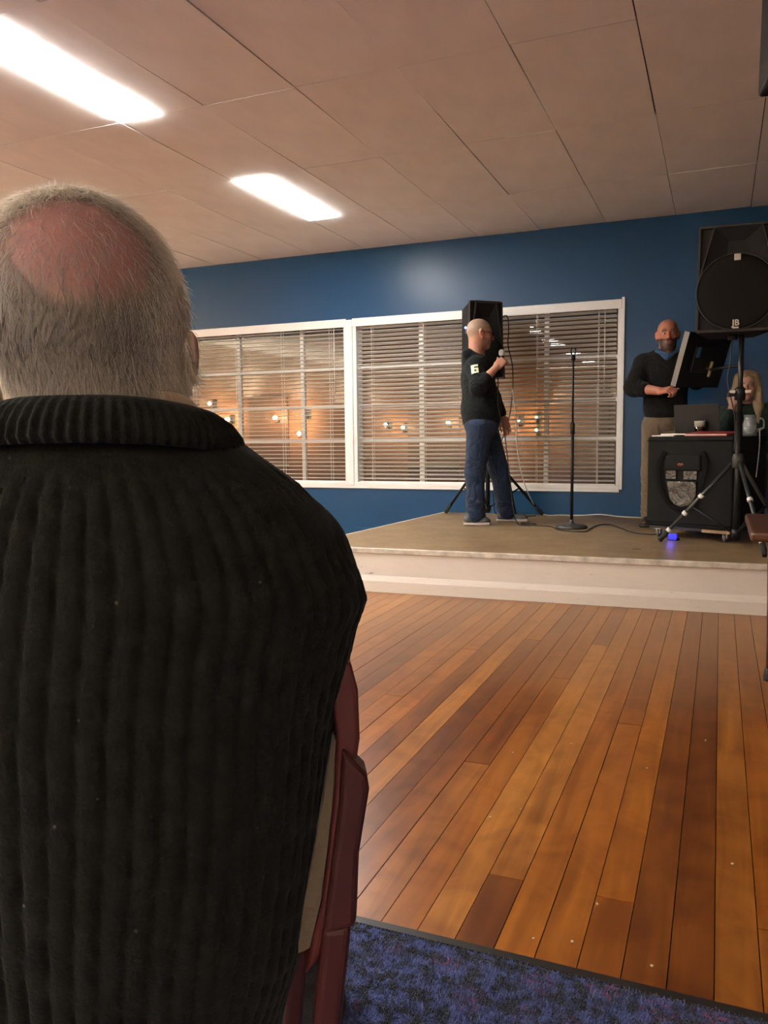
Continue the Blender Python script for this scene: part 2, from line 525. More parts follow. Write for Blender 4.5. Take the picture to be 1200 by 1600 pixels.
def wood_floor():
    m, nt, b = new_mat('varnished_floorboard')
    geo = N(nt, 'ShaderNodeNewGeometry'); oi = N(nt, 'ShaderNodeObjectInfo')
    mul = N(nt, 'ShaderNodeVectorMath', operation='SCALE'); mul.inputs['Scale'].default_value = 37.0
    cmb = N(nt, 'ShaderNodeCombineXYZ')
    for i in range(3): nt.links.new(oi.outputs['Random'], cmb.inputs[i])
    nt.links.new(cmb.outputs[0], mul.inputs[0])
    add = N(nt, 'ShaderNodeVectorMath', operation='ADD')
    nt.links.new(geo.outputs['Position'], add.inputs[0]); nt.links.new(mul.outputs[0], add.inputs[1])
    mp = N(nt, 'ShaderNodeMapping'); mp.inputs['Scale'].default_value = (16, 1.3, 16)
    nt.links.new(add.outputs[0], mp.inputs['Vector'])
    g = N(nt, 'ShaderNodeTexNoise'); g.inputs['Scale'].default_value = 1.0; g.inputs['Detail'].default_value = 8; g.inputs['Distortion'].default_value = 1.2
    nt.links.new(mp.outputs[0], g.inputs['Vector'])
    # board to board colour
    br = ramp(nt, [(0.0, (0.125, 0.038, 0.007, 1)), (1.0, (0.420, 0.180, 0.034, 1)), (0.30, (0.200, 0.062, 0.009, 1)), (0.60, (0.310, 0.106, 0.013, 1)), (0.82, (0.235, 0.078, 0.012, 1))])
    nt.links.new(oi.outputs['Random'], br.inputs['Fac'])
    gr = ramp(nt, [(0.30, (0.62, 0.55, 0.50, 1)), (0.70, (1.18, 1.16, 1.10, 1))])
    nt.links.new(g.outputs['Fac'], gr.inputs['Fac'])
    mx = N(nt, 'ShaderNodeMix', data_type='RGBA', blend_type='MULTIPLY'); mx.inputs[0].default_value = 1
    nt.links.new(br.outputs['Color'], mx.inputs[6]); nt.links.new(gr.outputs['Color'], mx.inputs[7])
    # large figure (dark swirls)
    n3 = N(nt, 'ShaderNodeTexNoise'); n3.inputs['Scale'].default_value = 3.2; n3.inputs['Detail'].default_value = 3; n3.inputs['Distortion'].default_value = 2.0
    nt.links.new(add.outputs[0], n3.inputs['Vector'])
    fr_ = ramp(nt, [(0.36, (0.70, 0.62, 0.58, 1)), (0.58, (1.05, 1.05, 1.05, 1))])
    nt.links.new(n3.outputs['Fac'], fr_.inputs['Fac'])
    mx2 = N(nt, 'ShaderNodeMix', data_type='RGBA', blend_type='MULTIPLY'); mx2.inputs[0].default_value = 0.8
    nt.links.new(mx.outputs[2], mx2.inputs[6]); nt.links.new(fr_.outputs['Color'], mx2.inputs[7])
    # boards turn paler and rougher towards the stage
    sx = N(nt, 'ShaderNodeSeparateXYZ'); nt.links.new(geo.outputs['Position'], sx.inputs[0])
    wn = N(nt, 'ShaderNodeTexNoise'); wn.inputs['Scale'].default_value = 1.1; wn.inputs['Detail'].default_value = 3
    nt.links.new(geo.outputs['Position'], wn.inputs['Vector'])
    ws = N(nt, 'ShaderNodeMath', operation='MULTIPLY_ADD'); ws.inputs[1].default_value = 0.9; nt.links.new(wn.outputs['Fac'], ws.inputs[0]); nt.links.new(sx.outputs['Y'], ws.inputs[2])
    wr = N(nt, 'ShaderNodeMapRange'); wr.interpolation_type = 'SMOOTHSTEP'
    wr.inputs[1].default_value = 3.35; wr.inputs[2].default_value = 4.9; wr.inputs[3].default_value = 0.0; wr.inputs[4].default_value = 1.0
    nt.links.new(ws.outputs[0], wr.inputs[0])
    mx3 = N(nt, 'ShaderNodeMix', data_type='RGBA'); mx3.inputs[7].default_value = (0.30, 0.165, 0.085, 1)
    wf = N(nt, 'ShaderNodeMath', operation='MULTIPLY'); wf.inputs[1].default_value = 0.55
    nt.links.new(wr.outputs[0], wf.inputs[0]); nt.links.new(wf.outputs[0], mx3.inputs[0]); nt.links.new(mx2.outputs[2], mx3.inputs[6])
    nt.links.new(mx3.outputs[2], b.inputs['Base Color'])
    rr = N(nt, 'ShaderNodeMapRange'); rr.inputs[3].default_value = 0.30; rr.inputs[4].default_value = 0.46
    nt.links.new(wr.outputs[0], rr.inputs[0]); nt.links.new(rr.outputs[0], b.inputs['Roughness'])
    b.inputs['Specular IOR Level'].default_value = 0.38
    bp = N(nt, 'ShaderNodeBump'); bp.inputs['Strength'].default_value = 0.08; bp.inputs['Distance'].default_value = 0.003
    nt.links.new(g.outputs['Fac'], bp.inputs['Height']); nt.links.new(bp.outputs['Normal'], b.inputs['Normal'])
    return m
M_BOARD = wood_floor()
M_DARKGAP = mat('dark_subfloor', (0.016, 0.010, 0.007, 1), 0.9)

# ---- timber floor: boards run towards the stage
floor = MB().box((XL, 1.55, -0.06), (XR, YB, -0.013)).build('floor', M_DARKGAP)
tag(floor, 'varnished timber dance floor in front of the stage', kind='structure')
PW = 0.0855
board_mesh = MB().box((-0.5, -0.5, -0.013), (0.5, 0.5, 0.0)).mesh('plank')
board_mesh.materials.append(M_BOARD)
rb = random.Random(11)
x = 0.0165 + PW
n_planks = 0
cols = []
k = 0
while x - PW*k > -3.6 and k < 60:
    cols.append(0.0165 + PW*(9 - k)); k += 1
outer = MB()
def board_runs(xc, y0, y1, ends):
    y = y0
    for e in ends + [y1]:
        if e - y > 0.05: yield y, e
        y = e
for ci in range(-62, 32):
    x0 = 0.0165 + PW*ci
    if x0 < XL + PW or x0 + PW > XR: continue
    ends = []
    y = 1.55 + rb.uniform(0.6, 5.0)
    while y < 7.6:
        ends.append(y); y += rb.uniform(2.4, 4.6)
    if ci in (-6, -3, 1): ends = [1.838] + [e for e in ends if e > 2.9]
    ytop = 5.16 if x0 > -2.75 else YB
    near = -34 <= ci <= 8
    for a, b_ in board_runs(x0, 1.553, ytop, [e for e in ends if e < ytop - 0.2]):
        dz = rb.uniform(-0.0006, 0.0006)
        if near and n_planks < 300:
            link('plank', board_mesh, floor, (x0 + PW/2, (a + b_)/2, dz), (0, 0, 0), (PW - 0.0022, b_ - a - 0.0018, 1)); n_planks += 1
        else:
            outer.box((x0 + 0.0008, a + 0.0007, -0.013), (x0 + PW - 0.0008, b_ - 0.0007, dz))
for ci in range(-112, -62):
    x0 = 0.0165 + PW*ci
    if x0 < XL: continue
    outer.box((x0 + 0.0008, 1.553, -0.013), (x0 + PW - 0.0008, YB, 0))
oo = outer.build('plank_rest', M_BOARD, floor); oo['kind'] = 'stuff'

# ---- carpet
def carpet_mat():
    m, nt, b = new_mat('blue_patterned_carpet')
    tc = N(nt, 'ShaderNodeTexCoord')
    v = N(nt, 'ShaderNodeTexNoise'); v.inputs['Scale'].default_value = 34; v.inputs['Detail'].default_value = 4; v.inputs['Roughness'].default_value = 0.65
    nt.links.new(tc.outputs['Object'], v.inputs['Vector'])
    r = ramp(nt, [(0.43, (0.004, 0.007, 0.020, 1)), (0.58, (0.062, 0.088, 0.300, 1)), (0.50, (0.022, 0.038, 0.135, 1))])
    nt.links.new(v.outputs['Fac'], r.inputs['Fac'])
    # mauve sprigs repeated over the carpet
    vo = N(nt, 'ShaderNodeTexVoronoi'); vo.inputs['Scale'].default_value = 9.5; vo.inputs['Randomness'].default_value = 0.45
    nt.links.new(tc.outputs['Object'], vo.inputs['Vector'])
    mr = N(nt, 'ShaderNodeMapRange'); mr.inputs[1].default_value = 0.16; mr.inputs[2].default_value = 0.42; mr.inputs[3].default_value = 1; mr.inputs[4].default_value = 0
    nt.links.new(vo.outputs['Distance'], mr.inputs[0])
    n2 = N(nt, 'ShaderNodeTexNoise'); n2.inputs['Scale'].default_value = 75; n2.inputs['Detail'].default_value = 2
    nt.links.new(tc.outputs['Object'], n2.inputs['Vector'])
    r2 = ramp(nt, [(0.54, (0, 0, 0, 1)), (0.62, (1, 1, 1, 1))])
    nt.links.new(n2.outputs['Fac'], r2.inputs['Fac'])
    ml = N(nt, 'ShaderNodeMath', operation='MULTIPLY'); nt.links.new(mr.outputs[0], ml.inputs[0]); nt.links.new(r2.outputs['Color'], ml.inputs[1])
    mauve = N(nt, 'ShaderNodeMix', data_type='RGBA'); mauve.inputs[7].default_value = (0.26, 0.030, 0.15, 1)
    nt.links.new(r.outputs['Color'], mauve.inputs[6]); nt.links.new(ml.outputs[0], mauve.inputs[0])
    lil = N(nt, 'ShaderNodeMix', data_type='RGBA'); lil.inputs[7].default_value = (0.085, 0.085, 0.26, 1)
    h = N(nt, 'ShaderNodeMath', operation='MULTIPLY'); h.inputs[1].default_value = 0.45; nt.links.new(mr.outputs[0], h.inputs[0])
    nt.links.new(h.outputs[0], lil.inputs[0]); nt.links.new(mauve.outputs[2], lil.inputs[6])
    fin = N(nt, 'ShaderNodeMix', data_type='RGBA'); fin.inputs[0].default_value = 0.5
    nt.links.new(mauve.outputs[2], fin.inputs[6]); nt.links.new(lil.outputs[2], fin.inputs[7])
    nt.links.new(fin.outputs[2], b.inputs['Base Color'])
    b.inputs['Roughness'].default_value = 0.95; b.inputs['Specular IOR Level'].default_value = 0.1
    b.inputs['Sheen Weight'].default_value = 0.3
    f = N(nt, 'ShaderNodeTexNoise'); f.inputs['Scale'].default_value = 420; f.inputs['Detail'].default_value = 3
    nt.links.new(tc.outputs['Object'], f.inputs['Vector'])
    bp = N(nt, 'ShaderNodeBump'); bp.inputs['Strength'].default_value = 0.9; bp.inputs['Distance'].default_value = 0.006
    nt.links.new(f.outputs['Fac'], bp.inputs['Height']); nt.links.new(bp.outputs['Normal'], b.inputs['Normal'])
    return m
M_CARPET = carpet_mat()
carpet = MB().box((XL, YR, -0.06), (XR, 1.535, 0.0)).build('carpet_floor', M_CARPET)
tag(carpet, 'blue carpet with mauve flecks edging the timber floor', kind='structure')
# the pile in front of the camera, as real tufts
tx = np.arange(-1.25, 0.35, 0.0062); ty = np.arange(0.98, 1.533, 0.0062)
TX, TY = np.meshgrid(tx, ty); TX = (TX + RNG.uniform(-.002, .002, TX.shape)).ravel(); TY = (TY + RNG.uniform(-.002, .002, TY.shape)).ravel()
nT = len(TX); hgt = RNG.uniform(0.004, 0.0085, nT); lx = RNG.uniform(-.003, .003, nT); ly = RNG.uniform(-.003, .003, nT)
ang = RNG.uniform(0, 2*PI, nT); tv = []
for j in range(3):
    tv.append(np.stack([TX + 0.0034*np.cos(ang + j*2.094), TY + 0.0034*np.sin(ang + j*2.094), np.zeros(nT)], 1))
tv.append(np.stack([TX + lx, TY + ly, hgt], 1))
tv = np.stack(tv, 1).reshape(-1, 3)
base_i = np.arange(nT)*4
tf = np.concatenate([np.stack([base_i + a, base_i + b_, base_i + 3], 1) for a, b_ in ((0,1),(1,2),(2,0))])
me = bpy.data.meshes.new('carpet_pile'); me.from_pydata(tv.tolist(), [], tf.tolist()); me.polygons.foreach_set('use_smooth', np.ones(len(tf), bool))
me.materials.append(M_CARPET)
pile = link('carpet_pile', me, carpet); pile['kind'] = 'stuff'
tr = MB().box((XL, 1.532, -0.01), (XR, 1.556, 0.004)).build('trim_1', mat('dark_edge_strip', (0.02, 0.017, 0.015, 1), 0.4, metal=0.3), bevel=0.002)
tag(tr, 'thin dark metal strip between carpet and timber boards', kind='structure')

# ---- ceiling of lay-in tiles
M_TILE = mat('ceiling_tile', (0.80, 0.785, 0.745, 1), 0.8, var=0.05, nscale=3.0, bump=0.12, bscale=160)
ceil = MB().box((XL, YR, ZC + 0.05), (XR, YB, ZC + 0.12)).build('ceiling', mat('ceiling_void', (0.03, 0.022, 0.016, 1), 0.9))
tag(ceil, 'tan tiled ceiling with thin dark joints', kind='structure')
tile_mesh = MB().box((-0.5, -0.5, 0), (0.5, 0.5, 0.014)).mesh('tile'); tile_mesh.materials.append(M_TILE)
XC0, TW, TL = -0.412, 0.604, 1.225
row_edges = [YB - TL*k for k in range(0, 14)]
col_edges = sorted([XC0 + TW*k for k in range(-15, 5) if XL < XC0 + TW*k < XR] + [XL, XR])
LIGHT_COL = -3.432
light_rows = [1, 3, 5, 7, 9, 11]
rt = random.Random(5)
rest = MB(); nt_ = 0
for r in range(13):
    y1, y0 = row_edges[r], max(row_edges[r+1], YR)
    for c in range(len(col_edges) - 1):
        x0, x1 = col_edges[c], col_edges[c+1]
        if abs(x0 - LIGHT_COL) < 0.02 and r in light_rows: x0 = x0 + 0.302
        g = rt.choice((0.003, 0.004, 0.006, 0.009))
        g2 = rt.choice((0.002, 0.003, 0.007))
        if r < 9:
            link('tile', tile_mesh, ceil, ((x0+x1)/2 + rt.uniform(-.001, .001), (y0+y1)/2, ZC + rt.uniform(-.002, .003)),
                 (rt.uniform(-.0035, .0035), rt.uniform(-.004, .004), rt.uniform(-.001, .001)), (x1-x0-g, y1-y0-g2, 1)); nt_ += 1
        else:
            rest.box((x0 + g/2, y0 + g2/2, ZC), (x1 - g/2, y1 - g2/2, ZC + 0.014))
oo = rest.build('tile_rest', M_TILE, ceil); oo['kind'] = 'stuff'

# ---- recessed fluorescent panels
M_PANEL = emat('light_diffuser', PANEL_COLOR, PANEL_STRENGTH)
def ceiling_light(x0, y0, y1, label):
    t = empty('ceiling_light', (x0 + 0.15, (y0+y1)/2, ZC), label=label, cat='light', group='recessed ceiling light panels')
    L = (y1 - y0)/2 - 0.004
    f = MB()
    f.box((-0.149, -L, 0.0), (-0.139, L, 0.035)); f.box((0.139, -L, 0.0), (0.149, L, 0.035))
    f.box((-0.139, -L, 0.0), (0.139, -L + 0.01, 0.035)); f.box((-0.139, L - 0.01, 0.0), (0.139, L, 0.035))
    f.build('frame', M_WHITE, t)
    MB().box((-0.139, -L + 0.01, -0.012), (0.139, L - 0.01, 0.012)).build('diffuser', M_PANEL, t, bevel=0.002)
    return t
lab = {1: 'lit ceiling panel above the back wall windows, short of the stage', 3: 'long lit ceiling panel above the seated man, cut by the picture edge'}
for r in light_rows:
    ceiling_light(LIGHT_COL + 0.001, row_edges[r+1], row_edges[r], lab.get(r, 'lit ceiling panel further back in the same row behind the viewer'))

# ---- unseen fill uplighters, added to brighten the ceiling
M_FILL_BOWL = mat('fill_uplighter_plaster', (0.70, 0.62, 0.52, 1), 0.7)
M_FILL_BULB = emat('fill_uplighter_bulb', (1.0, 0.76, 0.50), 20.0)
def fill_uplighter(x, y, rz, label):
    t = empty('fill_wall_uplighter', (x, y, 1.95), rz, label=label, cat='lamp', group='unseen fill uplighters added on the walls')
    n = 14; vs = []; fs = []
    prof = [(0.02, -0.11), (0.08, -0.085), (0.125, -0.03), (0.14, 0.03), (0.128, 0.03), (0.112, -0.025), (0.07, -0.075), (0.012, -0.098)]
    for k_ in range(n + 1):
        a_ = PI*k_/n
        for r_, z_ in prof: vs.append((r_*math.cos(a_), r_*math.sin(a_) + 0.002, z_))
    m_ = len(prof)
    for k_ in range(n):
        for i_ in range(m_):
            fs.append((k_*m_ + i_, (k_+1)*m_ + i_, (k_+1)*m_ + (i_+1) % m_, k_*m_ + (i_+1) % m_))
    MB().add(vs, fs, True).build('bowl', M_FILL_BOWL, t)
    MB().box((-0.06, 0.0, -0.08), (0.06, 0.01, 0.02)).build('back_plate', M_FILL_BOWL, t)
    MB().ball((0, 0.055, -0.03), 0.032, 12, 8).build('bulb', M_FILL_BULB, t)
    ld = bpy.data.lights.new('fill_light', 'AREA'); ld.shape = 'DISK'; ld.size = 0.08; ld.energy = FILL_WATTS; ld.color = (1.0, 0.82, 0.62)
    lo = bpy.data.objects.new('fill_light', ld); COL.objects.link(lo); lo.parent = t; lo.location = (0, 0.060, 0.012); lo.rotation_euler = (PI - 0.25, 0, 0)
for y in (5.2, 2.8, 0.4, -2.0, -4.4, -6.8): fill_uplighter(XL, y, -PI/2, 'unseen added fill uplighter on the cream side wall past the windows')
for x in (-7.2, -4.8, -2.4, 0.0): fill_uplighter(x, YR, 0.0, 'unseen added fill uplighter on the cream wall behind the viewer')
for y in (-3.5, -6.5): fill_uplighter(XR, y, PI/2, 'unseen added fill uplighter on the dark side wall behind the viewer')

# ---- walls
ZW0, ZW1 = 0.56, 2.29          # window opening
WX0, WX1 = -9.15, -0.862
wb = MB()
wb.box((XL - 0.2, YB, -0.06), (XR + 0.2, YB + 0.2, ZW0)); wb.box((XL - 0.2, YB, ZW1), (XR + 0.2, YB + 0.2, ZC + 0.05))
wb.box((XL - 0.2, YB, ZW0), (WX0, YB + 0.2, ZW1)); wb.box((WX1, YB, ZW0), (XR + 0.2, YB + 0.2, ZW1))
tag(wb.build('wall_back', M_WALL), 'deep blue painted wall behind the stage', kind='structure')
M_WALLR = mat('cream_side_wall', (0.55, 0.47, 0.38, 1), 0.6, var=0.08, nscale=2)
tag(MB().box((XL - 0.2, YR, -0.06), (XL, YB, ZC + 0.05)).build('wall_left', M_WALLR), 'cream side wall on the window side', kind='structure')
tag(MB().box((XR, YR, -0.06), (XR + 0.2, YB, ZC + 0.05)).build('wall_right', mat('dark_side_wall', (0.06, 0.05, 0.045, 1), 0.6, var=0.08, nscale=2)), 'dark side wall beyond the speakers', kind='structure')
tag(MB().box((XL - 0.2, YR - 0.2, -0.06), (XR + 0.2, YR, ZC + 0.05)).build('wall_rear', mat('rear_wall', (0.62, 0.52, 0.40, 1), 0.6, var=0.08, nscale=2)), 'warm cream wall at the far end of the hall behind the viewer', kind='structure')
bb = MB().box((XL, YB - 0.018, 0.0), (-2.80, YB, 0.11)).build('baseboard_back', M_WALL, bevel=0.004)
tag(bb, 'blue painted skirting board beside the stage', kind='structure')

# ---- windows behind the blinds
def glass_mat():
    m, nt, b = new_mat('window_glass')
    nt.nodes.remove(b)
    out = [n for n in nt.nodes if n.type == 'OUTPUT_MATERIAL'][0]
    tr = N(nt, 'ShaderNodeBsdfTransparent'); tr.inputs[0].default_value = (0.92, 0.94, 0.93, 1)
    gl = N(nt, 'ShaderNodeBsdfGlossy'); gl.inputs['Roughness'].default_value = 0.015
    fz = N(nt, 'ShaderNodeFresnel'); fz.inputs['IOR'].default_value = 1.62
    mx = N(nt, 'ShaderNodeMixShader')
    nt.links.new(fz.outputs[0], mx.inputs[0]); nt.links.new(tr.outputs[0], mx.inputs[1]); nt.links.new(gl.outputs[0], mx.inputs[2])
    nt.links.new(mx.outputs[0], out.inputs['Surface'])
    return m
M_GLASS = glass_mat()
HZ = [1.03, 1.40, 1.797]
wins = [(1, -3.578, WX1, [-2.86, -1.57]), (2, -6.40, -3.650, [-5.05, -4.24]), (3, WX0, -6.47, [-8.20, -7.35])]
for n, a, b_, vx in wins:
    w = empty('window_%d' % n, ((a+b_)/2, YB + 0.12, ZW0), kind='structure')
    ox, oy, oz = w.location
    def part(name, lo, hi, m, par=None, bevel=0.003):
        q = MB().box(tuple(lo[i] - w.location[i] for i in range(3)), tuple(hi[i] - w.location[i] for i in range(3))).build(name, m, par or w, bevel=bevel)
        return q
    y0, y1 = YB + 0.095, YB + 0.15
    part('sill', (a, YB - 0.022, ZW0), (b_, YB + 0.15, ZW0 + 0.035), M_WHITE)
    part('frame_head', (a, YB + 0.06, ZW1 - 0.05), (b_, YB + 0.15, ZW1), M_WHITE)
    part('frame_jamb', (a, YB - 0.012, ZW0 + 0.035), (a + 0.04, YB + 0.15, ZW1 - 0.05), M_WHITE)
    part('frame_jamb', (b_ - 0.032, YB - 0.012, ZW0 + 0.035), (b_, YB + 0.15, ZW1 - 0.05), M_WHITE)
    xs = [a + 0.04] + vx + [b_ - 0.032]; zs = [ZW0 + 0.035] + HZ + [ZW1 - 0.05]
    for v in vx: part('muntin', (v - 0.022, y0 + 0.006, zs[0]), (v + 0.022, y1 - 0.006, zs[-1]), M_WHITE)
    for z in HZ: part('muntin', (xs[0], y0 + 0.01, z - 0.018), (xs[-1], y1 - 0.01, z + 0.018), M_WHITE)
    for i in range(3):
        for j in range(4):
            part('pane', (xs[i], YB + 0.121, zs[j]), (xs[i+1], YB + 0.124, zs[j+1]), M_GLASS, bevel=0)
for n, (a, b_) in enumerate(((-3.650, -3.578), (-6.47, -6.40))):
    tag(MB().box((a, YB - 0.03, ZW0), (b_, YB + 0.15, ZW1)).build('trim_%d' % (n + 2), M_WHITE, bevel=0.004), 'white upright post between two windows', kind='structure')
ar = MB(); ar.box((WX1, YB - 0.02, ZW0 - 0.005), (WX1 + 0.028, YB + 0.001, ZW1 + 0.03))
tag(ar.build('trim_4', M_WHITE, bevel=0.004), 'white upright window architrave next to the bare blue wall', kind='structure')
tag(MB().box((WX0 - 0.03, YB - 0.02, ZW0 - 0.03), (WX1, YB + 0.0, ZW0)).build('trim_5', M_WHITE, bevel=0.004), 'white board under the window sills', kind='structure')

# ---- venetian blinds
M_SLAT = mat('blind_slat', (0.72, 0.68, 0.62, 1), 0.42, var=0.03, nscale=5)
M_CORD = mat('blind_cord', (0.62, 0.58, 0.53, 1), 0.8)
def blind(a, b_, tilt, label):
    yc = YB + 0.032
    t = empty('venetian_blind', ((a+b_)/2, yc, ZW1), label=label, cat='blind', group='white venetian blinds on the back wall')
    hw = (b_ - a)/2
    MB().box((-hw, -0.056, -0.072), (hw, -0.044, 0.012)).build('valance', M_WHITE, t, bevel=0.003)
    MB().box((-hw + 0.01, -0.030, -0.050), (hw - 0.01, 0.026, -0.002)).build('head_rail', M_WHITE, t)
    z0, z1 = ZW0 + 0.075 - ZW1, -0.085
    pitch = 0.0415
    n = int((z1 - z0)/pitch)
    sl = MB()
    pr = [(-0.025, 0.0), (-0.012, 0.0022), (0.0, 0.003), (0.012, 0.0022), (0.025, 0.0)]
    L = hw - 0.048
    vs = []
    for x in (-L, L):
        for y, z in pr: vs.append((x, y, z))
        for y, z in reversed(pr): vs.append((x, y, z - 0.0028))
    m_ = len(pr)*2
    fs = [(i, (i+1) % m_, (i+1) % m_ + m_, i + m_) for i in range(m_)] + [tuple(range(m_)), tuple(reversed(range(m_, 2*m_)))]
    me = sl.add(vs, fs).mesh('slat'); me.materials.append(M_SLAT)
    rs = random.Random(n + int(abs(a)*10))
    for k in range(n + 1):
        z = z1 - k*(z1 - z0)/n
        link('slat', me, t, (rs.uniform(-.002, .002), 0, z + rs.uniform(-.0012, .0012)), (-tilt + rs.uniform(-.02, .02), rs.uniform(-.0006, .0006), 0))
    MB().box((-L, -0.026, z0 - 0.052), (L, 0.026, z0 - 0.030)).build('bottom_rail', M_WHITE, t, bevel=0.004)
    nl = 5 if hw > 1 else 3
    for i in range(nl):
        x = -L + 0.16 + (2*L - 0.32)*i/(nl - 1)
        for y in (-0.0275, 0.0275):
            MB().box((x - 0.0025, y - 0.0008, z0 - 0.03), (x + 0.0025, y + 0.0008, -0.05)).build('ladder_cord', M_CORD, t)
    MB().cyl((L - 0.10, -0.036, -0.07), (L - 0.10, -0.036, -0.85), 0.004, n=8).build('tilt_wand', M_CORD, t)
    return t
blind(-3.578, WX1, rad(20), 'white venetian blind behind the man with the microphone, slats half closed')
blind(-6.40, -3.650, rad(5), 'white venetian blind beside the seated man\'s shoulder, slats open to the night')
blind(WX0, -6.47, rad(5), 'white venetian blind hidden behind the seated man\'s head')

# ---- outside: building across the road with warm lamps
fac = empty('brick_building', (-6.0, 14.2, -1.0), label='dim brown building across the road seen through the blinds', cat='building')
M_BRICK = mat('brown_render', (0.30, 0.145, 0.075, 1), 0.9, var=0.3, nscale=1.2)
MB().box((-14, 0, -0.5), (12, 0.3, 4.0)).build('wall', M_BRICK, fac)
MB().box((-14, -0.08, 3.92), (12, 0.3, 4.06)).build('ledge', mat('ledge', (0.35, 0.28, 0.22, 1), 0.8), fac)
for i, (x, w_) in enumerate(((-6.2, 1.1), (-2.4, 0.9), (1.1, 1.0), (4.6, 1.0))):
    p = MB().box((x - w_/2, -0.03, 0.2), (x + w_/2, 0.02, 2.9)).build('window', mat('shuttered_window', (0.16, 0.075, 0.04, 1), 0.5), fac)
    MB().box((-w_/2, -0.05, 1.5), (w_/2, -0.03, 1.56)).build('glazing_bar', mat('bar', (0.3, 0.26, 0.22, 1), 0.6), p).location = (x, 0, 0)
gr = MB().box((-30, 8.05, -1.6), (20, 16, -1.5)).build('ground_outside', mat('tarmac', (0.045, 0.035, 0.03, 1), 0.8, var=0.2))
tag(gr, 'dark tarmac outside the windows', kind='structure')
M_LAMP = emat('warm_lamp', (1.0, 0.72, 0.42), 60.0)
M_LAMPB = mat('lamp_metal', (0.03, 0.03, 0.03, 1), 0.4, metal=0.8)
def wall_lamp(x, z, r, watts, label):
    t = empty('wall_lamp', (x, 14.2, z), label=label, cat='lamp', group='warm lamps on the building outside')
    MB().box((-0.05, -0.02, -0.09), (0.05, 0.0, 0.09)).build('back_plate', M_LAMPB, t)
    MB().tube(catmull([(0, -0.01, -0.03), (0, -0.1, -0.10), (0, -0.2, -r - 0.02)], 4), 0.012, 8).build('bracket', M_LAMPB, t)
    MB().ball((0, -0.2, 0), r*0.62, 14, 10).build('globe', M_LAMP, t)
    if watts:
        ld = bpy.data.lights.new('lamp_glow', 'POINT'); ld.energy = watts; ld.color = (1.0, 0.62, 0.30); ld.shadow_soft_size = 0.09
        lo = bpy.data.objects.new('lamp_glow', ld); COL.objects.link(lo); lo.parent = t; lo.location = (0, -0.42, 0.0)
LAMP_LABELS = ["upper warm lamp outside just past the seated man's ear", "warm lamp outside with a wide glow, nearest the seated man's collar", 'warm lamp outside with a wide glow, midway along the open blind', "bright warm lamp outside near the blind's upright glazing bar", 'lower small lamp outside beneath the bright one by the glazing bar', 'small warm lamp outside just past the white window post', 'second small warm lamp outside past the white window post', "warm lamp outside close to the singer's back", 'tiny warm lamp outside between the singer and the microphone stand', 'tiny upper lamp outside nearest the microphone stand', 'tiny lower lamp outside nearest the microphone stand', "upper lamp outside behind the seated man's other ear", "lower lamp outside behind the seated man's other ear"]
for i, (x, z, r, w_) in enumerate(((-9.67, 1.79, .055, .4), (-9.25, 1.46, .075, 1.6), (-8.14, 1.47, .07, 1.6), (-7.49, 1.53, .07, .8), (-7.61, 1.15, .06, .3),
                          (-5.78, 1.29, .055, .6), (-5.43, 1.24, .05, .5), (-4.55, 1.32, .055, .8), (-3.26, 1.33, .03, .8), (-2.95, 1.38, .03, .3), (-2.95, 1.16, .035, .4), (-12.6, 1.4, .05, .5), (-13.3, 1.6, .05, .5))):
    wall_lamp(x, z, r, w_*LAMP_WATTS, LAMP_LABELS[i])

# ================================================================== STAGE
def deck_mat():
    m, nt, b = new_mat('stage_deck_sheet')
    tc = N(nt, 'ShaderNodeTexCoord')
    n = N(nt, 'ShaderNodeTexNoise'); n.inputs['Scale'].default_value = 3.5; n.inputs['Detail'].default_value = 7; n.inputs['Roughness'].default_value = 0.62
    nt.links.new(tc.outputs['Object'], n.inputs['Vector'])
    r = ramp(nt, [(0.3, (0.165, 0.108, 0.054, 1)), (0.7, (0.295, 0.200, 0.103, 1))])
    nt.links.new(n.outputs['Fac'], r.inputs['Fac'])
    n2 = N(nt, 'ShaderNodeTexNoise'); n2.inputs['Scale'].default_value = 40; n2.inputs['Detail'].default_value = 3
    nt.links.new(tc.outputs['Object'], n2.inputs['Vector'])
    r2 = ramp(nt, [(0.33, (0.75, 0.72, 0.7, 1)), (0.5, (1, 1, 1, 1))])
    nt.links.new(n2.outputs['Fac'], r2.inputs['Fac'])
    mx = N(nt, 'ShaderNodeMix', data_type='RGBA', blend_type='MULTIPLY'); mx.inputs[0].default_value = 1
    nt.links.new(r.outputs['Color'], mx.inputs[6]); nt.links.new(r2.outputs['Color'], mx.inputs[7])
    nt.links.new(mx.outputs[2], b.inputs['Base Color']); b.inputs['Roughness'].default_value = 0.42
    return m
def scuffed_white():
    m, nt, b = new_mat('scuffed_white_board')
    tc = N(nt, 'ShaderNodeTexCoord')
    mp = N(nt, 'ShaderNodeMapping'); mp.inputs['Scale'].default_value = (6, 6, 22); nt.links.new(tc.outputs['Object'], mp.inputs['Vector'])
    n = N(nt, 'ShaderNodeTexNoise'); n.inputs['Scale'].default_value = 1.6; n.inputs['Detail'].default_value = 10; n.inputs['Roughness'].default_value = 0.7
    nt.links.new(mp.outputs[0], n.inputs['Vector'])
    r = ramp(nt, [(0.30, (0.22, 0.18, 0.14, 1)), (0.36, (0.60, 0.55, 0.49, 1)), (0.8, (0.64, 0.59, 0.53, 1))])
    nt.links.new(n.outputs['Fac'], r.inputs['Fac']); nt.links.new(r.outputs['Color'], b.inputs['Base Color'])
    b.inputs['Roughness'].default_value = 0.5
    return m
M_DECK, M_SCUFF = deck_mat(), scuffed_white()
SX = 2.55
ytop = lambda x: 5.10 + 0.034*(x + 2.39)
ybot = lambda x: 5.045 + 0.044*(x + 2.25)
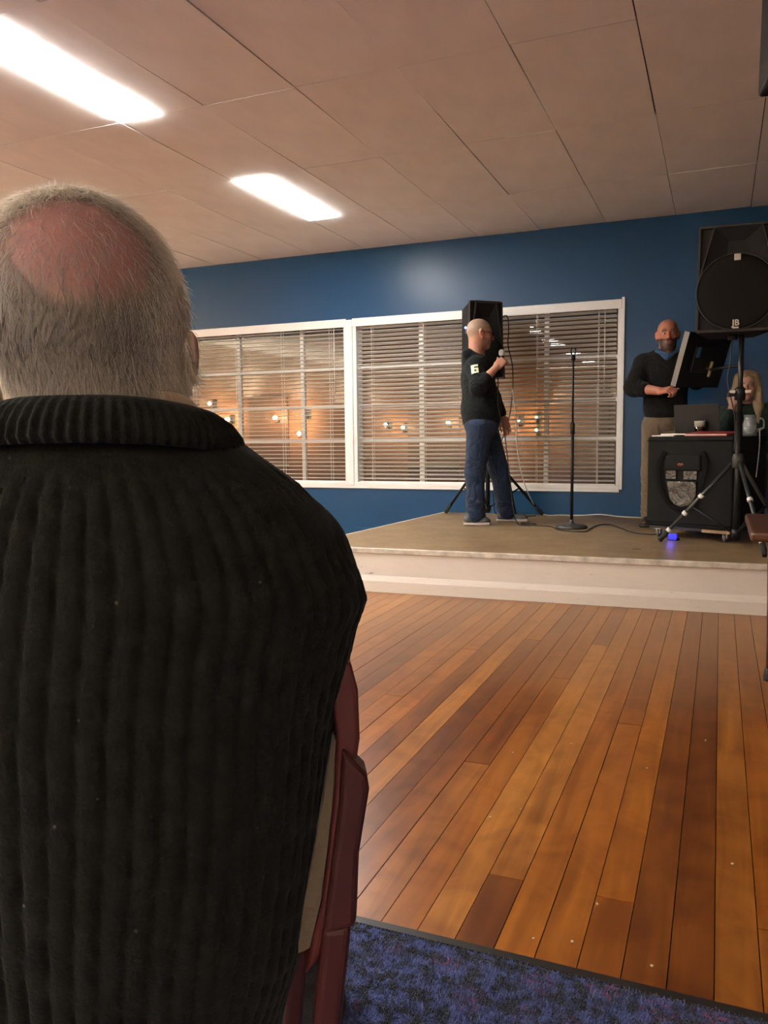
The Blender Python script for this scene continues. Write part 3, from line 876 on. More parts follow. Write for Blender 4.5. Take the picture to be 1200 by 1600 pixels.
stage = empty('stage', (-1.0, 6.4, 0), label='low stage with brown deck and scuffed white front', cat='stage')
so = Vector((-1.0, 6.4, 0))
def sp(x, y, z): return Vector((x, y, z)) - so
pl = [(-2.575, YB - 0.002), (-2.775, ytop(-2.775) + 0.01), (SX, ytop(SX) + 0.01), (SX, YB - 0.002)]
MB().prism(pl, lambda p: sp(p[0], p[1], STAGE - 0.02), lambda p: sp(p[0], p[1], STAGE)).build('deck', M_DECK, stage)
def strip(name, x0, x1, fy, d, z0, z1, m, n=1, bevel=0.003):
    MB().hexa([sp(x0, fy(x0) - d, z0), sp(x1, fy(x1) - d, z0), sp(x1, fy(x1) + 0.012, z0), sp(x0, fy(x0) + 0.012, z0)],
              [sp(x0, fy(x0) - d, z1), sp(x1, fy(x1) - d, z1), sp(x1, fy(x1) + 0.012, z1), sp(x0, fy(x0) + 0.012, z1)]).build(name, m, stage, bevel=bevel)
strip('front_board', -2.775, SX, lambda x: ytop(x) + 0.012, 0.006, 0.0, STAGE - 0.036, M_SCUFF)
strip('edge_trim', -2.785, SX, ytop, 0.012, STAGE - 0.036, STAGE + 0.002, mat('worn_edge', (0.50, 0.45, 0.38, 1), 0.45, var=0.3, nscale=14), bevel=0.006)
MB().prism([(0, 0), (0.036, 0), (0.036, 0.10), (0.028, 0.112), (0.016, 0.085), (0, 0.075)],
           lambda p: sp(-2.775, ytop(-2.775) + 0.02 - 0.036 - (0.022 - p[0]) , p[1]),
           lambda p: sp(SX, ytop(SX) + 0.02 - 0.036 - (0.022 - p[0]), p[1])).build('skirting_board', M_SCUFF, stage)
MB().hexa([sp(-2.785, ytop(-2.785), 0), sp(-2.76, ytop(-2.785), 0), sp(-2.56, YB - .003, 0), sp(-2.585, YB - .003, 0)],
          [sp(-2.785, ytop(-2.785), STAGE + .002), sp(-2.765, ytop(-2.785), STAGE + .002), sp(-2.565, YB - .003, STAGE + .002), sp(-2.585, YB - .003, STAGE + .002)]).build('side_board', M_SCUFF, stage)

# ================================================================== EQUIPMENT ON THE STAGE
M_BLACK = mat('black_plastic', (0.0070, 0.0070, 0.0075, 1), 0.55, bump=0.1, bscale=200, spec=0.22)
M_BLACKM = mat('black_metal', (0.010, 0.010, 0.011, 1), 0.42, metal=0.2, spec=0.3)
M_GREYEDGE = mat('grey_plastic_edge', (0.034, 0.033, 0.031, 1), 0.45, spec=0.3)
M_GRILLE = mat('perforated_grille', (0.0105, 0.0095, 0.0085, 1), 0.7, bump=0.6, bscale=700, spec=0.15)
M_DEEP = mat('deep_black_recess', (0.004, 0.004, 0.004, 1), 0.7)
M_BADGE = mat('pale_badge', (0.62, 0.58, 0.50, 1), 0.35)
M_RUBBER = mat('rubber', (0.012, 0.012, 0.012, 1), 0.8)
M_LEDBLUE = emat('blue_led', (0.03, 0.15, 1.0), 12.0)

def speaker(loc, rz, w, h, d, cz, cr, label, badge=True, led=False, tilt=0.0):
    """loudspeaker cabinet: local front is -y, bottom at z=0"""
    t = empty('loudspeaker', loc, rz, label=label, cat='speaker', group='black loudspeakers')
    t.rotation_euler = (tilt, 0, rz)
    hw = w/2
    # cabinet: tapers to the back
    bt = [(-hw, -0.01, 0), (hw, -0.01, 0), (hw*0.66, d, 0.0), (-hw*0.66, d, 0.0)]
    tp = [(-hw*0.97, -0.01, h - 0.012), (hw*0.97, -0.01, h - 0.012), (hw*0.64, d, h - 0.04), (-hw*0.64, d, h - 0.04)]
    MB().hexa(bt, tp).build('cabinet', M_BLACK, t, bevel=0.012, segs=3)
    # front frame rails and the two slanted rails that border the horn
    zt = h - 0.012; zl = cz + cr*0.38
    fr_ = MB()
    for s in (-1, 1):
        fr_.hexa([(s*hw - 0.006, -0.040, 0.01), (s*hw + 0.006, -0.040, 0.01), (s*hw + 0.006, -0.005, 0.01), (s*hw - 0.006, -0.005, 0.01)],
                 [(s*hw*0.97 - 0.006, -0.030, zt), (s*hw*0.97 + 0.006, -0.030, zt), (s*hw*0.97 + 0.006, -0.005, zt), (s*hw*0.97 - 0.006, -0.005, zt)]).build('side_rail', M_GREYEDGE, t); fr_ = MB()
        fr_.hexa([(s*hw*0.97 - 0.005, -0.044, zl), (s*hw*0.97 + 0.005, -0.044, zl), (s*hw*0.97 + 0.005, -0.005, zl), (s*hw*0.97 - 0.005, -0.005, zl)],
                 [(s*hw*0.60 - 0.005, -0.036, zt), (s*hw*0.60 + 0.005, -0.036, zt), (s*hw*0.60 + 0.005, -0.005, zt), (s*hw*0.60 - 0.005, -0.005, zt)]).build('horn_rail', M_GREYEDGE, t); fr_ = MB()
    MB().box((-hw*0.97, -0.032, zt - 0.008), (hw*0.97, -0.005, zt + 0.010)).build('top_rail', M_GREYEDGE, t, bevel=0.004)
    MB().box((-hw, -0.040, 0.0), (hw, -0.005, 0.018)).build('bottom_rail', M_GREYEDGE, t, bevel=0.004)
    # horn: a flared throat, four slanting walls
    z0 = cz + cr*0.55; a, b_ = hw*0.86, hw*0.60; ta, tb = hw*0.25, hw*0.2
    zc_ = (z0 + zt)/2
    O = [(-a, -0.036, z0), (a, -0.036, z0), (b_, -0.032, zt - 0.01), (-b_, -0.032, zt - 0.01)]
    I = [(-ta, -0.011, zc_ - 0.05), (ta, -0.011, zc_ - 0.05), (tb, -0.011, zc_ + 0.05), (-tb, -0.011, zc_ + 0.05)]
    MB().add(O + I, [(0, 1, 5, 4), (1, 2, 6, 5), (2, 3, 7, 6), (3, 0, 4, 7)]).build('horn_flare', M_BLACK, t)
    MB().box((-ta, -0.0125, zc_ - 0.05), (ta, -0.0095, zc_ + 0.05)).build('horn_throat', M_DEEP, t)
    for s in (-1, 1):
        MB().add([(s*hw*0.95, -0.0115, zl + 0.02), (s*hw*0.93, -0.0115, zt - 0.012), (s*hw*0.62, -0.0115, zt - 0.012)], [(0, 1, 2)]).build('recess', M_DEEP, t)
        MB().add([(s*hw*0.95, -0.0115, 0.02), (s*hw*0.95, -0.0115, cz - cr*0.55), (s*hw*0.45, -0.0115, 0.02)], [(0, 1, 2)]).build('recess', M_DEEP, t)
    # round grille with its ring
    Rg = Matrix.Rotation(rad(90), 3, 'X')
    g = MB(); g.lathe([(cr*0.985, 0.0), (cr*0.985, 0.040), (cr*0.90, 0.050), (cr*0.5, 0.060), (0.002, 0.063)], 48, (0, -0.005, cz), Rg)
    g.build('grille', M_GRILLE, t)
    pts = [(cr*math.cos(2*PI*i/48), -0.046, cz + cr*math.sin(2*PI*i/48)) for i in range(49)]
    MB().tube(pts, 0.0045, 6, False).build('grille_ring', M_GREYEDGE, t)
    if badge:
        MB().box((-0.019, -0.066, cz + cr*0.80), (0.019, -0.052, cz + cr*0.80 + 0.040)).build('badge', M_BADGE, t, bevel=0.003)
        me = text_mesh('JB', 0.052, 0.002, 0.0012); me.materials.append(M_BADGE)
        link('badge_letters', me, t, (0.0, -0.060, cz - cr*0.83), (rad(90), 0, 0))
        MB().box((-0.018, -0.060, cz - cr*0.83 - 0.034), (0.018, -0.052, cz - cr*0.83 - 0.024)).build('badge_bar', M_BADGE, t)
    if led:
        MB().ball((-hw*(1 - 0.34*0.10/d) - 0.001, 0.10, h*0.665), 0.011, 10, 6).build('power_light', M_LEDBLUE, t)
        for dz in (0.03, 0.05): MB().box((-hw*(1 - 0.34*0.10/d) - 0.003, 0.097, h*0.665 - dz), (-hw*(1 - 0.34*0.10/d) + 0.01, 0.103, h*0.665 - dz + 0.008)).build('status_light', M_BADGE, t)
    MB().cyl((0, d*0.45, -0.03), (0, d*0.45, 0.01), 0.032, n=16).build('pole_socket', M_BLACKM, t)
    MB().box((-0.06, d - 0.006, h*0.55), (0.06, d + 0.012, h*0.60)).build('handle', M_BLACKM, t, bevel=0.004)
    return t

def tripod(base, top, hub, feet, label, bands=False, name='speaker_stand', collar=None, foot_l=0.06):
    """base (x,y,z of the ground under the pole)"""
    t = empty(name, base, label=label, cat='stand', group='speaker stands')
    B = Vector(base)
    zb = 0.05
    MB().tube([(0, 0, zb), (0, 0, hub + 0.32)], 0.021, 16).build('lower_pole', M_BLACKM, t)
    MB().tube([(0, 0, hub + 0.30), (0, 0, top)], 0.0165, 16).build('upper_pole', mat('pole_dark_grey', (0.030, 0.029, 0.027, 1), 0.3, metal=0.6), t)
    MB().lathe([(0.021, -0.05), (0.036, -0.045), (0.038, 0.02), (0.030, 0.045), (0.022, 0.05)], 18, (0, 0, hub)).build('hub', M_GREYEDGE, t)
    MB().lathe([(0.020, -0.03), (0.030, -0.028), (0.030, 0.028), (0.020, 0.03)], 18, (0, 0, zb + 0.045)).build('lower_collar', M_BLACKM, t)
    if collar:
        c = MB().lathe([(0.020, -0.045), (0.034, -0.04), (0.036, 0.03), (0.022, 0.045)], 18, (0, 0, collar)).build('clamp_collar', M_BLACKM, t)
        for s in (-1, 1):
            MB().box((s*0.03, -0.035, collar + 0.005), (s*0.065, -0.02, collar + 0.022)).build('clamp_screw', M_BADGE, c)
        MB().tube([(-0.03, -0.02, collar - 0.01), (-0.075, -0.035, collar - 0.005)], [0.008, 0.016], 10).build('clamp_knob', M_RUBBER, c)
    for f in feet:
        F = Vector(f) - B
        d = Vector((F.x, F.y, 0)).normalized()
        a = d*0.03 + Vector((0, 0, hub - 0.01))
        e = F + Vector((0, 0, 0.018))
        lg = MB().tube([a, a.lerp(e, 0.93)], 0.0135, 12).build('leg', M_BLACKM if not bands else mat('leg_grey', (0.055, 0.058, 0.058, 1), 0.3, metal=0.5), t)
        MB().tube([a.lerp(e, 0.86), e], [0.0165, 0.019], 12).build('rubber_foot', M_RUBBER, lg)
        if bands and f is not feet[-1]:
            for q in (0.42, 0.64, 0.86):
                p = a.lerp(e, q); n_ = (e - a).normalized()
                MB().tube([p - n_*0.013, p + n_*0.013], 0.0185, 14).build('white_band', mat('white_tape', (0.75, 0.72, 0.68, 1), 0.5), lg)
        MB().tube([Vector((0, 0, zb + 0.05)) + d*0.02, a.lerp(e, 0.55)], 0.008, 8).build('brace', M_BLACKM, t)
    return t

# --- stand and speaker at the right of the stage
tripod((0.114, 5.90, STAGE), 1.42, 0.585, [(-0.381, 6.0, STAGE), (0.276, 5.424, STAGE), (0.447, 6.276, STAGE)],
       'black speaker stand with white taped bands on its legs, before the padded case', bands=True, collar=1.03)
speaker((0.114 - 0.045, 5.90 - 0.17, 1.715), rad(3), 0.46, 0.675, 0.38, 0.250, 0.238,
        'large black loudspeaker with round grille raised above the padded case')
# --- stand and speaker behind the singer
LS = (-2.005, 7.36, STAGE)
tripod(LS, 1.30, 0.60, [(-2.50, 7.60, STAGE), (-1.55, 7.66, STAGE), (-1.97, 6.90, STAGE)],
       'black speaker stand behind the legs of the man with the microphone', bands=False)
speaker((LS[0] + 0.010 - 0.012, LS[1] - 0.10, 1.60), rad(42), 0.33, 0.69, 0.27, 0.215, 0.172,
        'tall black loudspeaker with blue power light behind the singer\'s head', badge=False, led=True)

# --- ceiling-hung speaker whose corner shows top right
hs = empty('hanging_loudspeaker', (0.30, 3.16, 2.245), label='black loudspeaker hung from the ceiling at the top corner of the view', cat='speaker')
hs.rotation_euler = (rad(4), 0, rad(8))
MB().box((-0.19, -0.15, 0), (0.19, 0.15, 0.60)).build('cabinet', M_BLACK, hs, bevel=0.015, segs=3)
MB().box((-0.178, -0.163, 0.012), (0.178, -0.148, 0.588)).build('grille', M_GRILLE, hs, bevel=0.006)
MB().box((-0.02, 0.0, 0.58), (0.02, 0.04, 0.765)).build('hanging_bracket', M_BLACKM, hs)
MB().box((-0.08, -0.06, 0.735), (0.08, 0.10, 0.752)).build('ceiling_plate', M_BLACKM, hs)

# --- microphone stand
ms = empty('microphone_stand', (-1.121, 6.741, STAGE + 0.001), label='straight black microphone stand with round base, empty clip', cat='stand')
MB().lathe([(0.130, 0.0), (0.130, 0.012), (0.118, 0.024), (0.03, 0.036), (0.016, 0.05), (0.014, 0.07)], 40).build('base', mat('cast_base', (0.035, 0.034, 0.033, 1), 0.5, bump=0.2, bscale=150), ms)
MB().tube([(0, 0, 0.05), (0, 0, 0.82)], 0.0125, 14).build('lower_tube', M_BLACKM, ms)
MB().lathe([(0.0125, -0.05), (0.018, -0.045), (0.019, 0.03), (0.013, 0.05)], 16, (0, 0, 0.82)).build('clutch', M_BLACK, ms)
MB().tube([(0, 0, 0.82), (0, 0, 1.40)], 0.0085, 12).build('upper_tube', M_BLACKM, ms)
MB().lathe([(0.009, 0.0), (0.017, 0.004), (0.017, 0.04), (0.010, 0.05)], 14, (0, 0, 1.37)).build('clip_swivel', M_BLACK, ms)
for s in (-1, 1):
    MB().tube(catmull([(s*0.004, 0, 1.415), (s*0.016, 0, 1.43), (s*0.019, 0, 1.45), (s*0.013, 0, 1.475)], 4), 0.005, 8).build('clip_prong', M_BLACK, ms)

# --- padded rack case on casters
CU, CV = Vector((0.921, -0.390, 0)), Vector((0.390, 0.921, 0))
CO = Vector((-0.500, 6.33, STAGE))
ca = math.atan2(CU.y, CU.x)
case = empty('padded_equipment_case', tuple(CO), ca, label='large black padded equipment case on casters with clear pockets on its front', cat='case')
CW, CD, CZ0, CZ1 = 0.64, 0.60, 0.09, 0.750
M_CORDURA = mat('black_cordura', (0.0075, 0.008, 0.0078, 1), 0.75, var=0.2, nscale=9, bump=0.35, bscale=350, sheen=0.01, spec=0.12)
MB().box((0, 0, CZ0), (CW, CD, CZ1)).build('body', M_CORDURA, case, bevel=0.018, segs=3)
M_SEAM = mat('webbing', (0.0045, 0.0045, 0.0045, 1), 0.8, bump=0.3, bscale=500, spec=0.08)
for z in (CZ0 + 0.03, CZ1 - 0.03):
    MB().tube([(0.0, -0.001, z), (CW, -0.001, z)], 0.004, 6).build('piping', M_SEAM, case)
MB().box((0.02, 0.02, CZ0 - 0.022), (CW - 0.02, CD - 0.02, CZ0)).build('dolly_board', mat('dolly_black', (0.012, 0.011, 0.010, 1), 0.7), case)
MB().box((0.43, -0.004, CZ0 - 0.024), (CW - 0.01, 0.02, CZ0 - 0.004)).build('ply_strip', mat('dolly_ply', (0.26, 0.16, 0.08, 1), 0.6, var=0.2), case)
for x in (0.075, CW - 0.065):
    for y in (0.06, CD - 0.06):
        c = MB(); c.box((x - 0.03, y - 0.03, CZ0 - 0.028), (x + 0.03, y + 0.03, CZ0 - 0.022)); c.box((x - 0.016, y - 0.016, 0.028), (x - 0.011, y + 0.016, CZ0 - 0.026)); c.box((x + 0.011, y - 0.016, 0.028), (x + 0.016, y + 0.016, CZ0 - 0.026))
        co = c.build('caster', mat('caster_zinc', (0.55, 0.54, 0.52, 1), 0.35, metal=0.6), case)
        MB().cyl((x - 0.009, y, 0.027), (x + 0.009, y, 0.027), 0.0265, n=18).build('wheel', mat('caster_wheel', (0.10, 0.10, 0.10, 1), 0.4), co)
# front pocket: flap, two clear windows, rounded lower pocket, straps
MB().hexa([(0.150, -0.022, 0.505), (0.410, -0.022, 0.505), (0.425, 0.0, 0.505), (0.135, 0.0, 0.505)], [(0.155, -0.018, 0.615), (0.405, -0.018, 0.615), (0.42, 0.0, 0.62), (0.14, 0.0, 0.62)]).build('pocket_flap', M_CORDURA, case, bevel=0.006)
def clear_mat():
    m, nt, b = new_mat('clear_vinyl')
    b.inputs['Base Color'].default_value = (0.045, 0.040, 0.034, 1); b.inputs['Roughness'].default_value = 0.16
    tc = N(nt, 'ShaderNodeTexCoord'); n = N(nt, 'ShaderNodeTexNoise'); n.inputs['Scale'].default_value = 14; n.inputs['Detail'].default_value = 4; n.inputs['Distortion'].default_value = 1.0
    nt.links.new(tc.outputs['Object'], n.inputs['Vector'])
    bp = N(nt, 'ShaderNodeBump'); bp.inputs['Strength'].default_value = 0.9; bp.inputs['Distance'].default_value = 0.03
    nt.links.new(n.outputs['Fac'], bp.inputs['Height']); nt.links.new(bp.outputs['Normal'], b.inputs['Normal'])
    return m
M_CLEAR = clear_mat()
for x0, x1 in ((0.155, 0.235), (0.290, 0.390)):
    MB().box((x0, -0.016, 0.440), (x1, -0.002, 0.503)).build('clear_window', M_CLEAR, case, bevel=0.003)
pk = [(0.165, 0.425), (0.385, 0.425), (0.388, 0.33), (0.370, 0.275), (0.325, 0.245), (0.27, 0.240), (0.225, 0.255), (0.190, 0.295)]
MB().prism(pk, lambda p: Vector((p[0], -0.020, p[1])), lambda p: Vector((p[0], 0.001, p[1]))).build('clear_pocket', M_CLEAR, case, bevel=0.004)
def strap(pts, w):
    P = catmull(pts, 6); m_ = MB()
    for i in range(len(P) - 1):
        a, b_ = P[i], P[i+1]
        t_ = (b_ - a).normalized(); nrm = t_.cross(Vector((0, 1, 0))).normalized()*w/2
        f = Vector((0, -0.006, 0))
        m_.hexa([a - nrm, a + nrm, b_ + nrm, b_ - nrm], [a - nrm + f, a + nrm + f, b_ + nrm + f, b_ - nrm + f])
    m_.build('strap', M_SEAM, case)
strap([(0.145, -0.010, 0.640), (0.105, -0.022, 0.54), (0.115, -0.026, 0.42), (0.150, -0.026, 0.32), (0.205, -0.024, 0.245), (0.270, -0.022, 0.222)], 0.030)
strap([(0.425, -0.010, 0.640), (0.455, -0.022, 0.56), (0.440, -0.026, 0.45), (0.410, -0.026, 0.34), (0.360, -0.024, 0.255), (0.270, -0.022, 0.222)], 0.030)
M_REDLOGO = mat('red_logo', (0.42, 0.09, 0.05, 1), 0.5)
lg_ = MB()
for i_ in range(5): lg_.obox((0.253 + i_*0.0075, -0.0222, 0.552 + 0.002*math.sin(i_*2.2)), (0.0024, 0.0012, 0.0045), Matrix.Rotation(0.3*(-1)**i_, 3, 'Y'))
lg_.tube(catmull([(0.246, -0.0228, 0.545), (0.262, -0.0228, 0.541), (0.280, -0.0228, 0.5425), (0.292, -0.0228, 0.548)], 4), 0.0014, 6)
lg_.build('logo_patch', M_REDLOGO, case)

def on_case(u, v, z=0.0):
    p = CO + CU*u + CV*v
    return (p.x, p.y, STAGE + CZ1 + z)

# --- laptop, beer glass, folder, papers, mixer, bottle, glass on the case
lp = empty('laptop', on_case(0.225, 0.345, 0.001), ca + rad(8), label='open dark grey laptop on the case, lid back towards the room', cat='laptop')
M_LAP = mat('laptop_shell', (0.018, 0.017, 0.016, 1), 0.45, spec=0.3)
MB().box((-0.165, 0.0, 0.0), (0.165, 0.235, 0.018)).build('base', M_LAP, lp, bevel=0.003)
lid = MB().obox((0, -0.030, 0.125), (0.165, 0.005, 0.112), Matrix.Rotation(rad(12), 3, 'X')).build('lid', M_LAP, lp, bevel=0.003)
MB().obox((0, -0.0235, 0.125), (0.150, 0.0015, 0.097), Matrix.Rotation(rad(12), 3, 'X')).build('screen', emat('laptop_screen', (0.35, 0.45, 0.7), 0.5), lid)
MB().cyl((-0.13, -0.002, 0.012), (0.13, -0.002, 0.012), 0.006, n=10).build('hinge', M_BLACK, lp)
MB().box((-0.14, 0.03, 0.018), (0.14, 0.13, 0.0195)).build('keyboard', M_BLACK, lp)

M_DRINK = None
def tumbler(name, u, v, h, r, fill, beer, label, cat):
    t = empty(name, on_case(u, v, fill[2] if len(fill) > 2 else 0.0), label=label, cat=cat)
    g, nt, b = new_mat('drinking_glass')
    b.inputs['Base Color'].default_value = (1, 1, 1, 1); b.inputs['Transmission Weight'].default_value = 1.0; b.inputs['Roughness'].default_value = 0.02; b.inputs['IOR'].default_value = 1.45
    MB().lathe([(r*0.80, 0.0), (r, h), (r*0.93, h), (r*0.74, 0.010), (0.001, 0.010)], 28, cap=False).build('glass_wall', g, t)
    MB().lathe([(r*0.72, 0.0115), (r*(0.74 + 0.19*fill[0]), h*fill[0])], 28).build('liquid', beer, t)
    if fill[1]: MB().lathe([(r*(0.74 + 0.19*fill[0]), h*fill[0] + 0.0005), (r*(0.74 + 0.19*fill[1]), h*fill[1])], 28).build('pale_top', mat('pale_drink_top', (0.75, 0.70, 0.62, 1), 0.7, bump=0.4, bscale=120), t)  # pale solid layer filling the glass above the liquid
    return t
tumbler('beer_glass', 0.272, 0.274, 0.120, 0.041, (0.58, 0.92), mat('amber_beer', (0.10, 0.030, 0.004, 1), 0.15), 'half-full glass of amber beer with a pale upper part in front of the laptop', 'glass')
fo = empty('red_folder', on_case(0.435, 0.135, 0.001), ca - rad(10), label='flat red folder lying on the padded case', cat='folder')
fo.rotation_euler = (rad(4.5), 0, ca - rad(10)); fo.location.z += 0.0082
M_RED = mat('red_card', (0.24, 0.016, 0.020, 1), 0.45, var=0.1)
MB().box((-0.17, -0.10, 0.0), (0.17, 0.10, 0.006)).build('back_cover', M_RED, fo)
MB().box((-0.165, -0.096, 0.006), (0.165, 0.097, 0.012)).build('pages', mat('paper', (0.72, 0.70, 0.66, 1), 0.7), fo)
MB().obox((0, 0, 0.0165), (0.17, 0.10, 0.0015), Matrix.Rotation(rad(1.2), 3, 'Y')).build('front_cover', M_RED, fo)
M_PAPER = MATS['paper']
for u, v, a, z, w_, lb in ((0.095, 0.09, 12, 0.001, 0.080, 'white paper sheets at the edge of the case, partly under the pad'), (0.155, 0.17, -6, 0.0115, 0.100, 'white spiral pad with ruled edge on the case beside the folder')):
    o = empty('paper_pad', on_case(u, v, z), ca + rad(a), label=lb, cat='paper')
    MB().box((-w_, -0.07, 0.0), (w_, 0.07, 0.009)).build('pages', M_PAPER, o)
    for k in range(10): MB().cyl((-w_*0.9 + k*w_*0.2, 0.071, 0.0055), (-w_*0.9 + k*w_*0.2 + 0.008, 0.071, 0.0055), 0.0052, n=8).build('binding_ring', M_BADGE, o)
M_WATER = mat('bottle_plastic', (0.80, 0.84, 0.85, 1), 0.08); M_WATER.node_tree.nodes['Principled BSDF'].inputs['Transmission Weight'].default_value = 0.85
bo = empty('water_jug', on_case(0.60, 0.37), label='clear water jug on the case beside the speaker pole', cat='jug')
MB().lathe([(0.044, 0.0), (0.048, 0.01), (0.048, 0.09), (0.040, 0.115), (0.043, 0.150), (0.040, 0.150), (0.037, 0.115), (0.045, 0.09), (0.044, 0.012), (0.002, 0.012)], 28, cap=False).build('jug_body', M_WATER, bo)
MB().tube(catmull([(0.046, 0, 0.125), (0.085, 0, 0.115), (0.088, 0, 0.06), (0.047, 0, 0.03)], 5), 0.006, 8).build('handle', M_WATER, bo)
MB().lathe([(0.043, 0.013), (0.043, 0.06)], 24).build('water', mat('water', (0.55, 0.58, 0.60, 1), 0.1), bo)
mx_ = empty('small_mixer', on_case(0.585, 0.505), ca, label='small sound mixer with silver knobs at the far corner of the case', cat='mixer')
MB().hexa([(-0.05, -0.07, 0), (0.05, -0.07, 0), (0.05, 0.07, 0), (-0.05, 0.07, 0)], [(-0.05, -0.07, 0.03), (0.05, -0.07, 0.03), (0.05, 0.07, 0.055), (-0.05, 0.07, 0.055)]).build('body', M_GREYEDGE, mx_, bevel=0.004)
for i in range(4):
    for j in range(2):
        MB().cyl((-0.036 + i*0.024, -0.04 + j*0.05, 0.033 + j*0.009), (-0.036 + i*0.024, -0.04 + j*0.05, 0.048 + j*0.009), 0.007, n=10).build('knob', mat('silver_knob', (0.7, 0.68, 0.64, 1), 0.25, metal=0.8), mx_)
wc = catmull([Vector(on_case(0.60, 0.44, 0.03)), Vector(on_case(0.645, 0.42, 0.045)), Vector(on_case(0.660, 0.40, -0.04)), Vector(on_case(0.662, 0.38, -0.16)), Vector(on_case(0.658, 0.36, -0.30))], 6)
tag(MB().tube(wc, 0.004, 8).build('short_white_cable', mat('white_cable', (0.62, 0.60, 0.55, 1), 0.5)), 'short white cord hanging over the side of the padded case', 'cable')

# --- computer monitor on a bracket arm, being adjusted by the bearded man
mn = empty('computer_monitor', (-0.330, 6.66, 1.43), label='black flat monitor with grey side edge, tilted on an arm above the laptop', cat='monitor')
MR = (Matrix.Rotation(rad(50), 3, 'Z') @ Matrix.Rotation(rad(18), 3, 'X'))
def mb(lo, hi):
    m_ = MB(); c = [(lo[i]+hi[i])/2 for i in range(3)]; h_ = [(hi[i]-lo[i])/2 for i in range(3)]
    return m_.obox(MR @ Vector(c), h_, MR)
mb((0.0, 0.0, 0.0), (0.47, 0.045, 0.42)).build('panel', M_BLACK, mn, bevel=0.004)
mb((-0.004, -0.003, 0.0), (0.0, 0.047, 0.42)).build('side_edge', mat('grey_bezel_edge', (0.13, 0.125, 0.115, 1), 0.4), mn)
mb((0.01, 0.045, 0.012), (0.46, 0.048, 0.408)).build('screen', mat('dark_screen', (0.01, 0.012, 0.016, 1), 0.1), mn)
mb((0.10, -0.020, 0.12), (0.30, 0.0, 0.32)).build('mount_plate', M_BLACKM, mn, bevel=0.004)
mb((0.115, -0.024, 0.235), (0.145, -0.0195, 0.315)).build('blue_sticker', mat('blue_sticker', (0.03, 0.14, 0.26, 1), 0.4), mn)
mb((0.24, -0.075, 0.10), (0.26, -0.055, 0.22)).build('brass_pivot', mat('brass', (0.60, 0.47, 0.22, 1), 0.3, metal=0.9), mn, bevel=0.004)
q0 = MR @ Vector((0.25, -0.02, 0.16)); q1 = MR @ Vector((0.25, -0.075, 0.16))
MB().tube([q0, q1], 0.014, 10).build('pivot_joint', M_GREYEDGE, mn)
bs = Vector(on_case(0.50, 0.42)) - Vector(mn.location)
MB().tube([q1, q1 + Vector((0.08, -0.01, 0.01)), Vector((bs.x, bs.y, q1.z + 0.005))], 0.011, 10).build('arm', M_BLACKM, mn)
MB().tube([bs, Vector((bs.x, bs.y, q1.z + 0.03))], 0.012, 12).build('arm_post', M_BLACKM, mn)
MB().box((bs.x - 0.045, bs.y - 0.045, bs.z), (bs.x + 0.045, bs.y + 0.045, bs.z + 0.012)).build('arm_base', M_BLACKM, mn)

# --- blue light under the case
bl = empty('blue_floor_light', (-0.295, 6.165, STAGE), ca, label='small glowing blue light on the stage under the padded case', cat='light')
MB().box((-0.035, -0.02, 0.0), (0.035, 0.03, 0.018)).build('housing', M_BLACK, bl, bevel=0.003)
MB().box((-0.032, -0.022, 0.005), (0.032, -0.002, 0.050)).build('lens', emat('blue_light_lens', (0.03, 0.03, 1.0), 0.62, base=0.01), bl, bevel=0.004)
ld = bpy.data.lights.new('blue_glow', 'POINT'); ld.energy = 0.12; ld.color = (0.12, 0.10, 1.0); ld.shadow_soft_size = 0.02
lo_ = bpy.data.objects.new('blue_glow', ld); COL.objects.link(lo_); lo_.parent = bl; lo_.location = (0, -0.05, 0.06)

# --- cables and tape on the stage
M_CABLE = mat('black_cable', (0.010, 0.010, 0.010, 1), 0.5)
zf = STAGE + 0.0075
mic_cable = catmull([(-1.742, 6.72, 1.585), (-1.748, 6.74, 1.45), (-1.750, 6.76, 1.30), (-1.715, 6.79, 1.15), (-1.690, 6.81, 0.95), (-1.665, 6.83, 0.70), (-1.64, 6.85, 0.45), (-1.60, 6.84, zf + .01),
                     (-1.52, 6.78, zf), (-1.44, 6.82, zf), (-1.47, 6.92, zf), (-1.58, 6.90, zf), (-1.50, 6.80, zf), (-1.30, 6.74, zf), (-1.18, 6.52, zf), (-0.98, 6.45, zf), (-0.96, 6.70, zf),
                     (-0.93, 6.98, zf), (-0.84, 7.02, zf), (-0.72, 6.75, zf), (-0.60, 6.50, zf), (-0.46, 6.42, zf), (-0.36, 6.50, zf)], 6)
tag(MB().tube(mic_cable, 0.0048, 8).build('microphone_cable', M_CABLE), 'black cable from the hand-held microphone trailing across the stage to the case', 'cable')
M_WCABLE = MATS['white_cable']
white = catmull([(-1.79, 7.42, 1.50), (-1.76, 7.44, 1.25), (-1.755, 7.46, 1.0), (-1.72, 7.50, 0.72), (-1.64, 7.58, 0.46), (-1.55, 7.68, zf + .01), (-1.38, 7.74, zf), (-1.20, 7.76, zf), (-1.02, 7.74, zf + .015), (-0.85, 7.74, zf), (-0.66, 7.70, zf), (-0.45, 7.60, zf)], 6)
tag(MB().tube(white, 0.0055, 8).build('white_power_cable', M_WCABLE), 'white power cable looping down from the speaker and along the wall', 'cable')
spk_c = catmull([(-1.905, 7.44, 2.16), (-1.850, 7.46, 2.17), (-1.835, 7.46, 2.05), (-1.84, 7.46, 1.90), (-1.80, 7.46, 1.72), (-1.795, 7.46, 1.50), (-1.83, 7.44, 1.2), (-1.92, 7.40, 0.9), (-1.96, 7.40, 0.45), (-1.90, 7.45, zf), (-1.6, 7.6, zf)], 6)
